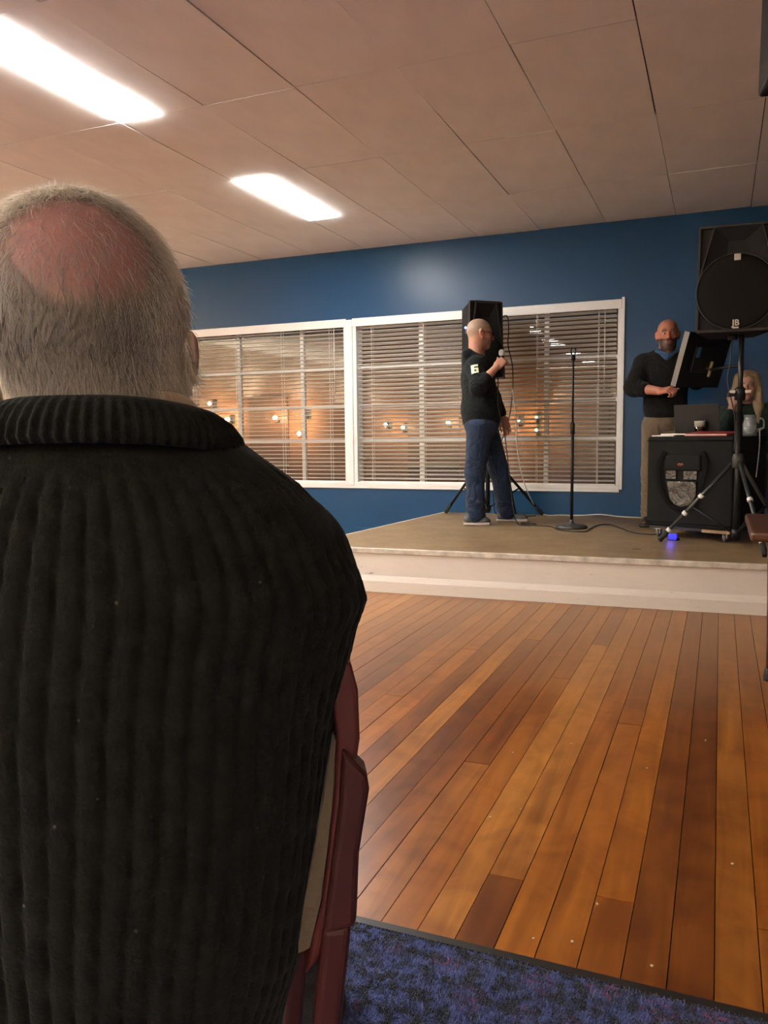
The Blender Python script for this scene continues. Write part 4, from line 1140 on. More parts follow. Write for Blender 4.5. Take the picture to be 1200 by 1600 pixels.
tag(MB().tube(spk_c, 0.005, 8).build('speaker_cable', M_CABLE), 'black cable looping from the back of the speaker behind the singer', 'cable')
pc = catmull([(0.055, 5.95, 1.70), (0.05, 5.93, 1.55), (0.035, 5.91, 1.42), (0.06, 5.885, 1.30), (0.085, 5.87, 1.18), (0.092, 5.88, 1.05), (0.088, 5.875, 0.95)], 6)
tag(MB().tube(pc, 0.0042, 8).build('stand_cable', M_CABLE), 'thin black cable hanging beside the pole under the large speaker', 'cable')
for i, x in enumerate((0.365, 0.405)):
    q = catmull([(x, 7.785, 2.95), (x + .004, 7.785, 2.2), (x + .012, 7.785, 1.6), (x + .03, 7.785, 1.1), (x + .03, 7.785, 0.4)], 4)
    tag(MB().tube(q, 0.004, 6).build('wall_cable', M_CABLE), ('thin dark cable on the blue wall, the one nearer the speaker pole', 'thin dark cable on the blue wall, the one farther from the speaker pole')[i], 'cable', 'wall cables')
tp = MB().box((-0.028, -0.008, 0), (0.028, 0.008, 0.0012)).build('tape_mark', mat('black_tape', (0.012, 0.012, 0.016, 1), 0.5)); tp.location = (-0.499, 5.617, STAGE); tp.rotation_euler = (0, 0, rad(6))
tag(tp, 'short strip of black tape on the stage deck near the front edge', 'tape')

# --- timber table whose corner shows at the right edge
tb = empty('wooden_table', (0.52, 3.55, 0), label='brown wooden table whose corner shows at the edge before the stage', cat='table')
M_TABLE = mat('polished_brown_wood', (0.070, 0.025, 0.011, 1), 0.3, var=0.25, nscale=7, bump=0.05)
MB().box((-0.41, -0.36, 0.675), (0.41, 0.36, 0.715)).build('top', M_TABLE, tb, bevel=0.014, segs=3)
MB().box((-0.33, -0.28, 0.62), (0.33, 0.28, 0.675)).build('apron', M_TABLE, tb)
for sx in (-1, 1):
    for sy in (-1, 1):
        c = (sx*0.295, sy*0.24)
        lg = MB().lathe([(0.016, 0.02), (0.020, 0.3), (0.028, 0.62)], 14, (c[0], c[1], 0)).build('leg', M_TABLE, tb)
        MB().lathe([(0.024, 0.0), (0.026, 0.015), (0.022, 0.05), (0.017, 0.055)], 14, (c[0], c[1], 0)).build('foot', M_RUBBER, lg)

# --- crumbs on the boards
cr = MB(); rc_ = random.Random(3)
for x, y in ((-0.34, 1.62), (-0.262, 1.64), (-0.232, 1.80), (-0.10, 1.62), (-0.57, 2.12), (-0.50, 2.20), (-0.62, 2.6), (-0.19, 2.63), (-1.21, 3.55), (-0.02, 2.95), (0.055, 2.1), (-0.45, 2.75), (-1.3, 4.6)):
    cr.obox((x, y, 0.0025), (rc_.uniform(.0015, .0035), rc_.uniform(.0012, .003), 0.0015), Matrix.Rotation(rc_.uniform(0, 3), 3, 'Z'))
tag(cr.build('crumbs', mat('crumb', (0.62, 0.50, 0.34, 1), 0.7)), 'small pale crumbs scattered on the timber floor', 'crumbs', kind='stuff')

# ================================================================== PEOPLE
M_SKIN = vcol_mat('skin', 0.5, sss=0.12, bump=0.15, bscale=180, mottling=0.06, mscale=40)

def face_colour(fr, s, base, lips, hair=None, beard=None, scalp=None, ear=None):
    def f(v):
        L = fr.inv(v)/s
        c = np.tile(np.array(base), (len(v), 1))
        near = np.linalg.norm(L - np.array([0, 0, 0.0]), axis=1) < 0.2
        face = sm(L[:, 1], 0.03, 0.08)
        c = mixc(c, np.array(base)*np.array([1.05, 0.82, 0.78]), face*sm(-np.abs(L[:, 2] + 0.012), -0.05, -0.01)*near*0.7)
        lipw = sm(-np.abs(L[:, 2] + 0.0575), -0.014, -0.008)*sm(-np.abs(L[:, 0]), -0.026, -0.018)*sm(L[:, 1], 0.075, 0.085)
        c = mixc(c, lips, lipw*near)
        if ear is not None:
            c = mixc(c, ear, sm(np.abs(L[:, 0]), 0.074, 0.084)*sm(-np.abs(L[:, 1] + 0.005), -0.04, -0.02)*near)
        eye = sm(-np.hypot(np.abs(L[:, 0]) - 0.031, (L[:, 2] - 0.008)*1.6), -0.016, -0.008)*sm(L[:, 1], 0.06, 0.08)
        c = mixc(c, np.array(base)*0.55, eye*near*0.7)
        brow = sm(-np.abs(L[:, 2] - 0.032), -0.010, -0.005)*sm(-np.abs(np.abs(L[:, 0]) - 0.031), -0.022, -0.014)*sm(L[:, 1], 0.06, 0.075)
        if scalp is not None:
            w = sm(L[:, 2] + 0.55*(-L[:, 1]), -0.005, 0.03)*sm(-L[:, 1] + 0.0*L[:, 2], -0.075, -0.045)*near*sm(L[:, 2], -0.085, -0.05)
            w = w*(1 - sm(np.abs(L[:, 0]), 0.079, 0.084))
            c = mixc(c, scalp, w)
        if hair is not None:
            c = mixc(c, hair, brow*near*0.8)
        if beard is not None:
            w = sm(-L[:, 2] + 0.10*np.abs(L[:, 0]), 0.030, 0.040)*sm(L[:, 1], -0.005, 0.02)*near*(1 - lipw)*sm(L[:, 2], -0.15, -0.12)
            c = mixc(c, beard, w)
        return c
    return f

def eyes(fr, s, parent, origin, iris=(0.05, 0.03, 0.02, 1)):
    for sx in (-1, 1):
        p = fr.p((sx*0.031*s, 0.0755*s, 0.008*s)) - np.array(origin)
        e = MB().ball(tuple(p), 0.0115*s, 12, 8).build('eye', mat('eye_white', (0.38, 0.34, 0.31, 1), 0.35), parent)
        q = fr.p((sx*0.031*s, 0.0850*s, 0.008*s)) - np.array(origin)
        MB().ball(tuple(q), 0.0052*s, 8, 6).build('iris', mat('iris', iris, 0.15), e)

def shoe(parent, heel, toe, m_up, m_sole, name='shoe', w=0.046):
    heel, toe = np.array(heel, float), np.array(toe, float)
    d = (toe - heel); L = np.linalg.norm(d); d /= L
    fr = Fr(axes(d), heel)
    up = [rc((0, 0.035, 0.050), (0, L - 0.04, 0.040), w*0.86, w*0.72, 0.02, fr), el((0, L - 0.045, 0.034), (w, 0.058, 0.030), 0.02, fr),
          el((0, 0.06, 0.085), (0.040, 0.048, 0.045), 0.02, fr), bxs((0, L/2, -0.03), (0.2, 0.4, 0.042), 0.002, 0.004, fr, op=-1)]
    o, _, _ = body(name, up, 0.005, m_up, parent)
    so_ = [bxs((0, L/2 - 0.002, 0.011), (w*0.98, L/2 + 0.006, 0.012), 0.010, 0.02, fr), el((0, L - 0.05, 0.012), (w*1.05, 0.062, 0.013), 0.02, fr)]
    body('sole', so_, 0.005, m_sole, o)
    la = MB()
    for k in range(3):
        a = fr.p((-0.020, L*0.50 + k*0.020, 0.083 - k*0.009)); b_ = fr.p((0.020, L*0.50 + k*0.020, 0.083 - k*0.009)); c_ = fr.p((0, L*0.50 + k*0.020, 0.090 - k*0.010))
        la.tube([a, c_, b_], 0.0028, 6)
    la.build('laces', M_RUBBER, o)
    return o

def fabric(name, col, folds=0.5, fscale=9.0, weave=500, rough=0.85, var=0.15, sheen=0.2):
    m = mat(name, col, rough, var=var, nscale=6, sheen=sheen, spec=0.15)
    nt = m.node_tree; b = nt.nodes['Principled BSDF']
    tc = N(nt, 'ShaderNodeTexCoord')
    n = N(nt, 'ShaderNodeTexNoise'); n.inputs['Scale'].default_value = fscale; n.inputs['Detail'].default_value = 3; n.inputs['Distortion'].default_value = 1.5
    nt.links.new(tc.outputs['Object'], n.inputs['Vector'])
    n2 = N(nt, 'ShaderNodeTexNoise'); n2.inputs['Scale'].default_value = weave
    nt.links.new(tc.outputs['Object'], n2.inputs['Vector'])
    ad = N(nt, 'ShaderNodeMath', operation='MULTIPLY_ADD'); ad.inputs[1].default_value = 0.05
    nt.links.new(n2.outputs['Fac'], ad.inputs[0]); nt.links.new(n.outputs['Fac'], ad.inputs[2])
    bp = N(nt, 'ShaderNodeBump'); bp.inputs['Strength'].default_value = folds; bp.inputs['Distance'].default_value = 0.05
    nt.links.new(ad.outputs[0], bp.inputs['Height']); nt.links.new(bp.outputs['Normal'], b.inputs['Normal'])
    return m

def along(a, b_, t): return tuple(np.array(a)*(1-t) + np.array(b_)*t)

# ------------------------------------------------------------------ the man with the microphone
sg = empty('person', (-1.87, 6.87, STAGE + 0.003), rad(15.7), label='man in dark hoodie and jeans with shaved head holding a microphone on stage', cat='person')
HF = Fr(axes((math.cos(rad(16)), math.sin(rad(16)), -0.10)), (-0.072, 0.0, 1.640)); HS = 1.10
TF = Fr(axes((math.cos(rad(-4)), math.sin(rad(-4)), 0)), (0, 0, 0))
shR, elR, wrR = (-0.105, -0.170, 1.355), (-0.085, -0.300, 1.170), (0.066, -0.250, 1.335)
shL, elL, wrL = (-0.070, 0.180, 1.355), (0.050, 0.250, 1.110), (0.140, 0.235, 0.925)
body_p = head_prims(HF, HS, neck=0.060, neck_to=np.array([-0.100, 0.0, 1.40]))
body_p += [rc(shR, elR, 0.050, 0.042, 0.03), rc(elR, along(elR, wrR, 0.35), 0.042, 0.042, 0.02), rc(along(elR, wrR, 0.35), wrR, 0.042, 0.029, 0.02),
           rc(shL, elL, 0.050, 0.040, 0.03), rc(elL, along(elL, wrL, 0.35), 0.040, 0.038, 0.02), rc(along(elL, wrL, 0.35), wrL, 0.038, 0.027, 0.02),
           rc(shR, shL, 0.06, 0.06, 0.05), el((-0.085, 0, 1.22), (0.11, 0.15, 0.22), 0.05), el((-0.055, 0, 0.92), (0.11, 0.14, 0.16), 0.05)]
hy = np.array([0.62, 0.25, 0.62])
handR = Fr(axes(hy, (-0.25, -0.95, 0.15)), wrR)
body_p += hand_prims(handR, -1, (58, 78, 55), 0.98, thumb=(0.30, 0.90, -0.55), thumb_curl=-12)
handL = Fr(axes((0.30, 0.0, -0.95), (0.25, -0.9, 0.1)), wrL)
body_p += hand_prims(handL, 1, (22, 30, 18), 0.98)
skin1, lip1 = (0.43, 0.215, 0.145), (0.36, 0.12, 0.09)
body('body', body_p, 0.0055, M_SKIN, sg, colour=face_colour(HF, HS, skin1, lip1, hair=(0.16, 0.10, 0.07), scalp=(0.34, 0.235, 0.170), beard=(0.30, 0.15, 0.10), ear=(0.60, 0.25, 0.18)))
eyes(HF, HS, sg, (0, 0, 0))
M_HOODIE = fabric('dark_hoodie', (0.0040, 0.0065, 0.0080, 1), 0.7, 8, sheen=0.04)
hood = [el((-0.088, 0, 1.255), (0.150, 0.195, 0.215), 0.06), el((-0.062, 0, 1.03), (0.170, 0.190, 0.205), 0.06, fr=I0),
        rc(shR, shL, 0.082, 0.082, 0.06), rc((-0.060, 0, 0.97), (-0.058, 0, 0.90), 0.165, 0.162, 0.05),
        rc(shR, elR, 0.080, 0.070, 0.03), rc(elR, along(elR, wrR, 0.36), 0.072, 0.058, 0.02), rc(along(elR, wrR, 0.22), along(elR, wrR, 0.40), 0.064, 0.056, 0.01),
        rc(shL, elL, 0.080, 0.066, 0.03), rc(elL, along(elL, wrL, 0.75), 0.064, 0.048, 0.02),
        # hood bunched round the neck
        rc((-0.175, -0.080, 1.470), (-0.185, 0.080, 1.470), 0.042, 0.042, 0.02), rc((-0.175, -0.080, 1.470), (-0.060, -0.105, 1.425), 0.042, 0.028, 0.02),
        rc((-0.185, 0.080, 1.470), (-0.060, 0.10, 1.425), 0.042, 0.028, 0.02), rc((-0.06, -0.105, 1.425), (0.020, 0, 1.385), 0.028, 0.030, 0.02), rc((-0.06, 0.10, 1.425), (0.020, 0, 1.385), 0.028, 0.030, 0.02),
        el((-0.185, 0, 1.41), (0.045, 0.10, 0.07), 0.03),
        # pocket
        el((0.075, -0.02, 0.985), (0.035, 0.115, 0.08), 0.02),
        bxs((-0.06, 0, 0.70), (0.5, 0.5, 0.162), 0.005, 0.01, op=-1)]
# creases of the pushed-up sleeve
for i in range(5):
    p = along(elR, wrR, 0.02 + 0.085*i); hood.append(el(p, (0.078 - 0.003*i, 0.078 - 0.003*i, 0.011), 0.012, R=axes((0, 1, 0), np.array(wrR) - np.array(elR))))
for i in range(3):
    p = along(shR, elR, 0.72 + 0.12*i); hood.append(el(p, (0.078, 0.080, 0.010), 0.012, R=axes((0, 1, 0), (0.5, -0.3, -1))))
body('hoodie', hood, 0.006, M_HOODIE, sg)
M_JEANS = fabric('blue_jeans', (0.0125, 0.024, 0.056, 1), 0.9, 7, var=0.35, sheen=0.08)
kR, aR = (-0.112, -0.115, 0.460), (-0.105, -0.13, 0.085)
kL, aL = (0.100, 0.110, 0.455), (0.168, 0.16, 0.085)
jeans = [el((-0.055, 0, 0.865), (0.155, 0.175, 0.10), 0.05), rc((-0.075, -0.085, 0.82), kR, 0.112, 0.086, 0.05), rc(kR, aR, 0.084, 0.078, 0.03),
         rc((-0.02, 0.085, 0.82), kL, 0.112, 0.086, 0.03), rc(kL, aL, 0.084, 0.078, 0.03)]
for k_, a_ in ((kR, aR), (kL, aL)):
    for i, t_ in enumerate((0.05, 0.15, 0.62, 0.74, 0.86, 0.96)):
        jeans.append(el(along(k_, a_, t_), (0.088 + 0.003*(i > 2), 0.086, 0.014), 0.016, R=rotx(0.35*(-1)**i) @ roty(0.3)))
body('jeans', jeans, 0.007, M_JEANS, sg)
M_SHOEUP = mat('grey_trainer', (0.065, 0.075, 0.080, 1), 0.6, var=0.3, nscale=30)
M_SOLE = mat('pale_sole', (0.48, 0.40, 0.38, 1), 0.6, var=0.15)
shoe(sg, (-0.205, -0.145, 0.0), (0.010, -0.135, 0.0), M_SHOEUP, M_SOLE)
shoe(sg, (0.085, 0.15, 0.0), (0.345, 0.175, 0.0), M_SHOEUP, M_SOLE)
# glasses
gl = MB()
G = lambda *v: Vector(HF.p(tuple(x*HS for x in v)))
for sx in (-1, 1):
    pts = [G(sx*(0.031 + 0.022*math.cos(t_)), 0.104 - abs(0.022*math.cos(t_))*0.1, 0.007 + 0.015*math.sin(t_)) for t_ in np.linspace(0, 2*PI, 17)]
    gl.tube(pts, 0.0020, 6, False)
    gl.tube([G(sx*0.053, 0.102, 0.010), G(sx*0.080, 0.06, 0.014), G(sx*0.089, -0.004, 0.012), G(sx*0.086, -0.02, -0.004)], 0.0022, 6)
gl.tube([G(-0.010, 0.110, 0.010), G(0, 0.114, 0.013), G(0.010, 0.110, 0.010)], 0.002, 6)
gs = gl.build('glasses', M_BLACK, sg)
for sx in (-1, 1):
    R_ = Matrix([list(r) for r in (HF.R @ rotx(-PI/2))])
    MB().lathe([(0.0155*HS, 0.0), (0.0155*HS, 0.001)], 16, G(sx*0.031, 0.1035, 0.007), R_, sx=1.35).build('lens', mat('dark_lens', (0.03, 0.02, 0.02, 1), 0.05), gs)
# number print on the sleeve: a block 6
pd = (np.array(elR) - np.array(shR)); pd /= np.linalg.norm(pd)
pc_ = np.array(along(shR, elR, 0.42)); out_ = np.array([-0.10, -1.0, -0.10]); out_ -= pd*(out_ @ pd); out_ /= np.linalg.norm(out_)
sidev = np.cross(pd, out_)
if sidev[0] < 0: sidev = -sidev
M_PRINT = mat('pale_print', (0.66, 0.70, 0.47, 1), 0.6)
pr6 = MB()
def gq(u0, u1, v0, v1):       # u right, v down, both 0..1 of a 50 x 86 mm glyph, wrapped on the sleeve
    nn = 4
    for i in range(nn):
        ua, ub = u0 + (u1-u0)*i/nn, u0 + (u1-u0)*(i+1)/nn
        def P(u, v, d):
            s_ = (u - 0.5)*0.056; R0 = 0.076
            th = s_/R0
            ctr = np.array(along(shR, elR, 0.42)) + pd*((v - 0.5)*0.088)
            return ctr + (out_*math.cos(th) + sidev*math.sin(th))*(R0 + 0.004 + d)
        pr6.hexa([P(ua, v0, 0), P(ub, v0, 0), P(ub, v1, 0), P(ua, v1, 0)], [P(ua, v0, .004), P(ub, v0, .004), P(ub, v1, .004), P(ua, v1, .004)])
gq(0, 1, 0, 0.22); gq(0, 0.42, 0.22, 1.0); gq(0.42, 1, 0.40, 0.58); gq(0.42, 1, 0.80, 1.0); gq(0.68, 1, 0.58, 0.80)
pr6.build('sleeve_number', M_PRINT, sg)

# microphone held in his right hand
fist = handR.p((0.004, 0.075, -0.034))
up_ = np.array([-0.10, 0.02, 1.0]); up_ /= np.linalg.norm(up_)
rw = sg.matrix_basis
Rz = rotz(rad(15.7))
mw = Rz @ fist + np.array([-1.87, 6.87, STAGE])
Rm = axes((0, 1, 0.0), Rz @ up_)
mc = empty('microphone', tuple(mw), label='black hand-held microphone with silver ball grille in the singer\'s fist', cat='microphone')
RM = Matrix([list(r) for r in Rm])
MB().lathe([(0.009, -0.085), (0.0115, -0.08), (0.0135, 0.0), (0.0165, 0.055), (0.020, 0.065)], 18, (0, 0, 0), RM).build('handle', M_BLACK, mc)
MB().lathe([(0.017, 0.066), (0.024, 0.074), (0.0265, 0.090), (0.024, 0.106), (0.014, 0.118), (0.002, 0.121)], 22, (0, 0, 0), RM).build('ball_grille', mat('silver_mesh', (0.55, 0.54, 0.52, 1), 0.35, metal=0.85, bump=0.8, bscale=900), mc)
MB().lathe([(0.0075, -0.125), (0.009, -0.12), (0.009, -0.086), (0.007, -0.085)], 12, (0, 0, 0), RM).build('plug', M_BLACKM, mc)

# ------------------------------------------------------------------ the bearded man behind the case
bm_ = empty('person', (-0.43, 7.12, STAGE + 0.003), 0.0, label='bald bearded man in black jumper and khaki trousers gripping the monitor', cat='person')
BF = Fr(axes((0.12, -0.98, -0.06)) @ roty(0.03), (0.012, -0.02, 1.575)); BS = 1.06
bshR, belR, bwrR = (-0.175, 0.0, 1.350), (-0.245, -0.120, 1.150), (-0.020, -0.300, 1.105)
bshL, belL, bwrL = (0.185, 0.0, 1.350), (0.235, 0.150, 1.200), (0.300, 0.000, 1.330)
P_ = head_prims(BF, BS, neck=0.062)
P_ += [el((0, 0.050*BS, -0.085*BS), (0.058*BS, 0.046*BS, 0.052*BS), 0.02, BF), el((0, 0.075*BS, -0.110*BS), (0.036*BS, 0.028*BS, 0.036*BS), 0.02, BF),
       rc(bshR, belR, 0.050, 0.042, 0.03), rc(belR, along(belR, bwrR, 0.35), 0.044, 0.044, 0.02), rc(along(belR, bwrR, 0.35), bwrR, 0.044, 0.032, 0.02),
       rc(bshL, belL, 0.050, 0.042, 0.03), rc(belL, bwrL, 0.042, 0.030, 0.02), rc(bshR, bshL, 0.06, 0.06, 0.05), el((0, 0, 1.18), (0.16, 0.10, 0.22), 0.05), el((0, 0, 0.92), (0.14, 0.10, 0.14), 0.05)]
bh = Fr(axes((0.75, -0.62, 0.12), (-0.25, -0.45, 0.85)), bwrR)
P_ += hand_prims(bh, -1, (62, 72, 45), 1.02, thumb=(0.25, 0.95, -0.35), thumb_curl=-8)
bh2 = Fr(axes((0.35, -0.5, 0.75), (0.9, 0.2, -0.1)), bwrL)
P_ += hand_prims(bh2, 1, (40, 55, 35), 1.0)
body('body', P_, 0.0055, M_SKIN, bm_, colour=face_colour(BF, BS, (0.43, 0.175, 0.115), (0.20, 0.06, 0.045), hair=(0.10, 0.055, 0.035), beard=(0.050, 0.023, 0.012), ear=(0.42, 0.14, 0.09)))
eyes(BF, BS, bm_, (0, 0, 0))
M_JUMPER = fabric('black_jumper', (0.0035, 0.0035, 0.0035, 1), 0.5, 8, sheen=0.04)
jp = [el((0, 0.01, 1.25), (0.205, 0.145, 0.215), 0.06), el((0, 0.0, 1.03), (0.175, 0.145, 0.20), 0.06), rc(bshR, bshL, 0.080, 0.080, 0.06), el((0, 0, 0.95), (0.155, 0.135, 0.12), 0.05),
      rc((-0.075, 0.0, 1.40), (0.075, 0.0, 1.40), 0.055, 0.055, 0.03),
      rc(bshR, belR, 0.080, 0.074, 0.03), rc(belR, along(belR, bwrR, 0.42), 0.074, 0.058, 0.02), rc(bshL, belL, 0.080, 0.070, 0.03), rc(belL, along(belL, bwrL, 0.6), 0.068, 0.055, 0.02),
      bxs((0, 0, 0.73), (0.5, 0.5, 0.155), 0.005, 0.01, op=-1), el((0.015, -0.115, 1.425), (0.035, 0.07, 0.065), 0.01, op=-1)]
for i in range(4):
    jp.append(el(along(belR, bwrR, 0.05 + 0.10*i), (0.078 - 0.004*i, 0.078 - 0.004*i, 0.012), 0.012, R=axes((0, 0, 1), np.array(bwrR) - np.array(belR))))
body('jumper', jp, 0.0065, M_JUMPER, bm_)
M_BSHIRT = fabric('blue_shirt', (0.020, 0.070, 0.165, 1), 0.3, 12)
body('shirt_collar', [rc((-0.062, -0.05, 1.445), (0.010, -0.105, 1.385), 0.022, 0.016, 0.01), rc((0.085, -0.05, 1.445), (0.020, -0.105, 1.385), 0.022, 0.016, 0.01), rc((-0.062, -0.05, 1.445), (-0.05, 0.06, 1.465), 0.022, 0.022, 0.01), rc((0.085, -0.05, 1.445), (0.06, 0.06, 1.465), 0.022, 0.022, 0.01), rc((-0.05, 0.06, 1.465), (0.06, 0.06, 1.465), 0.022, 0.022, 0.01), el((0.014, -0.075, 1.395), (0.05, 0.04, 0.04), 0.02)], 0.006, M_BSHIRT, bm_)
M_KHAKI = fabric('khaki_trousers', (0.120, 0.085, 0.052, 1), 0.6, 7)
tr_ = [el((0, 0, 0.87), (0.165, 0.135, 0.11), 0.05), rc((-0.085, 0, 0.83), (-0.10, 0.0, 0.45), 0.098, 0.078, 0.03), rc((-0.10, 0, 0.45), (-0.105, 0.02, 0.085), 0.078, 0.07, 0.03),
       rc((0.085, 0, 0.83), (0.10, 0.0, 0.45), 0.098, 0.078, 0.03), rc((0.10, 0, 0.45), (0.105, 0.02, 0.085), 0.078, 0.07, 0.03)]
for s_ in (-1, 1):
    for t_ in (0.2, 0.5, 0.8, 0.92): tr_.append(el(along((s_*0.10, 0, 0.45), (s_*0.105, 0.02, 0.085), t_), (0.078, 0.078, 0.014), 0.014, R=rotx(0.3*s_)))
body('trousers', tr_, 0.0075, M_KHAKI, bm_)
M_SHOEB = mat('brown_shoe', (0.035, 0.022, 0.015, 1), 0.4)
for s_ in (-1, 1): shoe(bm_, (s_*0.105, 0.09, 0), (s_*0.13, -0.17, 0), M_SHOEB, M_RUBBER)

# ------------------------------------------------------------------ the woman seated behind the case
wm = empty('person', (0.18, 6.97, STAGE + 0.003), 0.0, label='seated woman with long blonde hair in a green top, hand at her mouth', cat='person')
WF = Fr(axes((-0.04, -0.98, -0.10)), (0.0, -0.03, 1.128)); WS = 0.97
wshR, welR, wwrR = (-0.165, 0.0, 0.915), (-0.150, -0.245, 0.805), (-0.095, -0.150, 0.985)
wshL, welL, wwrL = (0.175, 0.0, 0.930), (0.245, -0.06, 0.70), (0.12, -0.20, 0.62)
P_ = head_prims(WF, WS, jaw=0.9, neck=0.048)
P_ += [rc(wshR, welR, 0.042, 0.036, 0.03), rc(welR, along(welR, wwrR, 0.35), 0.038, 0.036, 0.02), rc(along(welR, wwrR, 0.35), wwrR, 0.036, 0.025, 0.02),
       rc(wshL, welL, 0.042, 0.036, 0.03), rc(welL, wwrL, 0.036, 0.025, 0.02), rc(wshR, wshL, 0.05, 0.05, 0.05), el((0, 0.0, 0.78), (0.14, 0.09, 0.2), 0.05), el((0, 0, 0.58), (0.15, 0.11, 0.11), 0.05),
       rc((-0.08, 0, 0.54), (-0.10, -0.18, 0.53), 0.07, 0.06, 0.04), rc((0.08, 0, 0.54), (0.10, -0.18, 0.53), 0.07, 0.06, 0.04)]
wh = Fr(axes((0.10, 0.10, 1.0), (-0.25, -0.95, 0)), wwrR)
P_ += hand_prims(wh, -1, (45, 70, 50), 0.88, thumb=(0.5, 0.8, -0.3))
wh2 = Fr(axes((-0.9, -0.3, -0.1), (0, 0, 1)), wwrL)
P_ += hand_prims(wh2, 1, (20, 25, 15), 0.88)
body('body', P_, 0.0055, M_SKIN, wm, colour=face_colour(WF, WS, (0.46, 0.27, 0.21), (0.36, 0.12, 0.10), hair=(0.16, 0.11, 0.06)))
eyes(WF, WS, wm, (0, 0, 0))
M_GREEN = fabric('dark_green_top', (0.012, 0.024, 0.017, 1), 0.5, 8, sheen=0.06)
body('green_top', [el((0, 0.01, 0.80), (0.175, 0.120, 0.20), 0.05), el((0, 0.01, 0.62), (0.165, 0.125, 0.15), 0.05), rc(wshR, wshL, 0.064, 0.066, 0.05),
      rc(wshR, welR, 0.062, 0.052, 0.03), rc(welR, along(welR, wwrR, 0.58), 0.054, 0.044, 0.02), rc(wshL, welL, 0.070, 0.056, 0.03), rc(welL, along(welL, wwrL, 0.8), 0.056, 0.042, 0.02)], 0.0065, M_GREEN, wm)
def hair_mat(name, lo, hi):
    m, nt, b = new_mat(name)
    tc = N(nt, 'ShaderNodeTexCoord'); mp = N(nt, 'ShaderNodeMapping'); mp.inputs['Scale'].default_value = (90, 90, 5)
    nt.links.new(tc.outputs['Object'], mp.inputs['Vector'])
    n = N(nt, 'ShaderNodeTexNoise'); n.inputs['Scale'].default_value = 1; n.inputs['Detail'].default_value = 4
    nt.links.new(mp.outputs[0], n.inputs['Vector'])
    r = ramp(nt, [(0.3, lo), (0.7, hi)]); nt.links.new(n.outputs['Fac'], r.inputs['Fac']); nt.links.new(r.outputs['Color'], b.inputs['Base Color'])
    bp = N(nt, 'ShaderNodeBump'); bp.inputs['Strength'].default_value = 0.8; bp.inputs['Distance'].default_value = 0.01
    nt.links.new(n.outputs['Fac'], bp.inputs['Height']); nt.links.new(bp.outputs['Normal'], b.inputs['Normal'])
    b.inputs['Roughness'].default_value = 0.45
    return m
M_BLONDE = hair_mat('blonde_hair', (0.20, 0.13, 0.065, 1), (0.42, 0.31, 0.18, 1))
hp = [el((0, -0.022, 0.036), (0.085, 0.104, 0.092), 0.02, WF)]
for sx in (-1, 1):
    hp += [rc((sx*0.060, 0.010, 0.075), (sx*0.083, 0.005, -0.03), 0.030, 0.028, 0.03, WF), rc((sx*0.083, 0.005, -0.03), (sx*0.092, 0.030, -0.16), 0.029, 0.032, 0.02, WF),
           rc((sx*0.092, 0.030, -0.16), (sx*0.088, 0.075, -0.27), 0.032, 0.016, 0.02, WF), rc((sx*0.070, -0.03, -0.05), (sx*0.080, -0.02, -0.22), 0.038, 0.03, 0.03, WF),
           rc((sx*0.06, 0.04, -0.12), (sx*0.085, 0.075, -0.25), 0.018, 0.012, 0.01, WF)]
hp += [rc((0, -0.075, 0.0), (0, -0.085, -0.22), 0.060, 0.05, 0.03, WF), el((0, 0.105, -0.010), (0.060, 0.075, 0.090), 0.012, WF, op=-1)]
body('hair', hp, 0.005, M_BLONDE, wm)
M_DARKJ = fabric('dark_trousers', (0.012, 0.013, 0.018, 1), 0.5, 8)
body('trousers', [el((0, 0.02, 0.555), (0.175, 0.135, 0.10), 0.04), rc((-0.085, 0, 0.54), (-0.10, -0.17, 0.53), 0.085, 0.075, 0.03), rc((0.085, 0, 0.54), (0.10, -0.17, 0.53), 0.085, 0.075, 0.03),
      rc((-0.10, -0.17, 0.53), (-0.10, -0.10, 0.10), 0.075, 0.05, 0.03), rc((0.10, -0.17, 0.53), (0.10, -0.10, 0.10), 0.075, 0.05, 0.03)], 0.008, M_DARKJ, wm)
for s_ in (-1, 1): shoe(wm, (s_*0.10, -0.03, 0), (s_*0.105, -0.235, 0), M_RUBBER, M_RUBBER, w=0.04)
st = empty('stool', (0.18, 7.02, STAGE + 0.002), label='dark round stool under the seated woman', cat='stool')
MB().lathe([(0.150, 0.0), (0.165, 0.012), (0.165, 0.028), (0.140, 0.040)], 28, (0, 0, 0.410)).build('seat', mat('stool_vinyl', (0.02, 0.018, 0.018, 1), 0.5), st)
for k in range(4):
    a = PI/4 + k*PI/2
    MB().tube([(0.10*math.cos(a), 0.10*math.sin(a), 0.415), (0.16*math.cos(a), 0.16*math.sin(a), 0.0)], 0.012, 10).build('leg', M_BLACKM, st)
MB().tube([(0.135*math.cos(t_), 0.135*math.sin(t_), 0.17) for t_ in np.linspace(0, 2*PI, 25)], 0.007, 8, False).build('foot_ring', M_BLACKM, st)

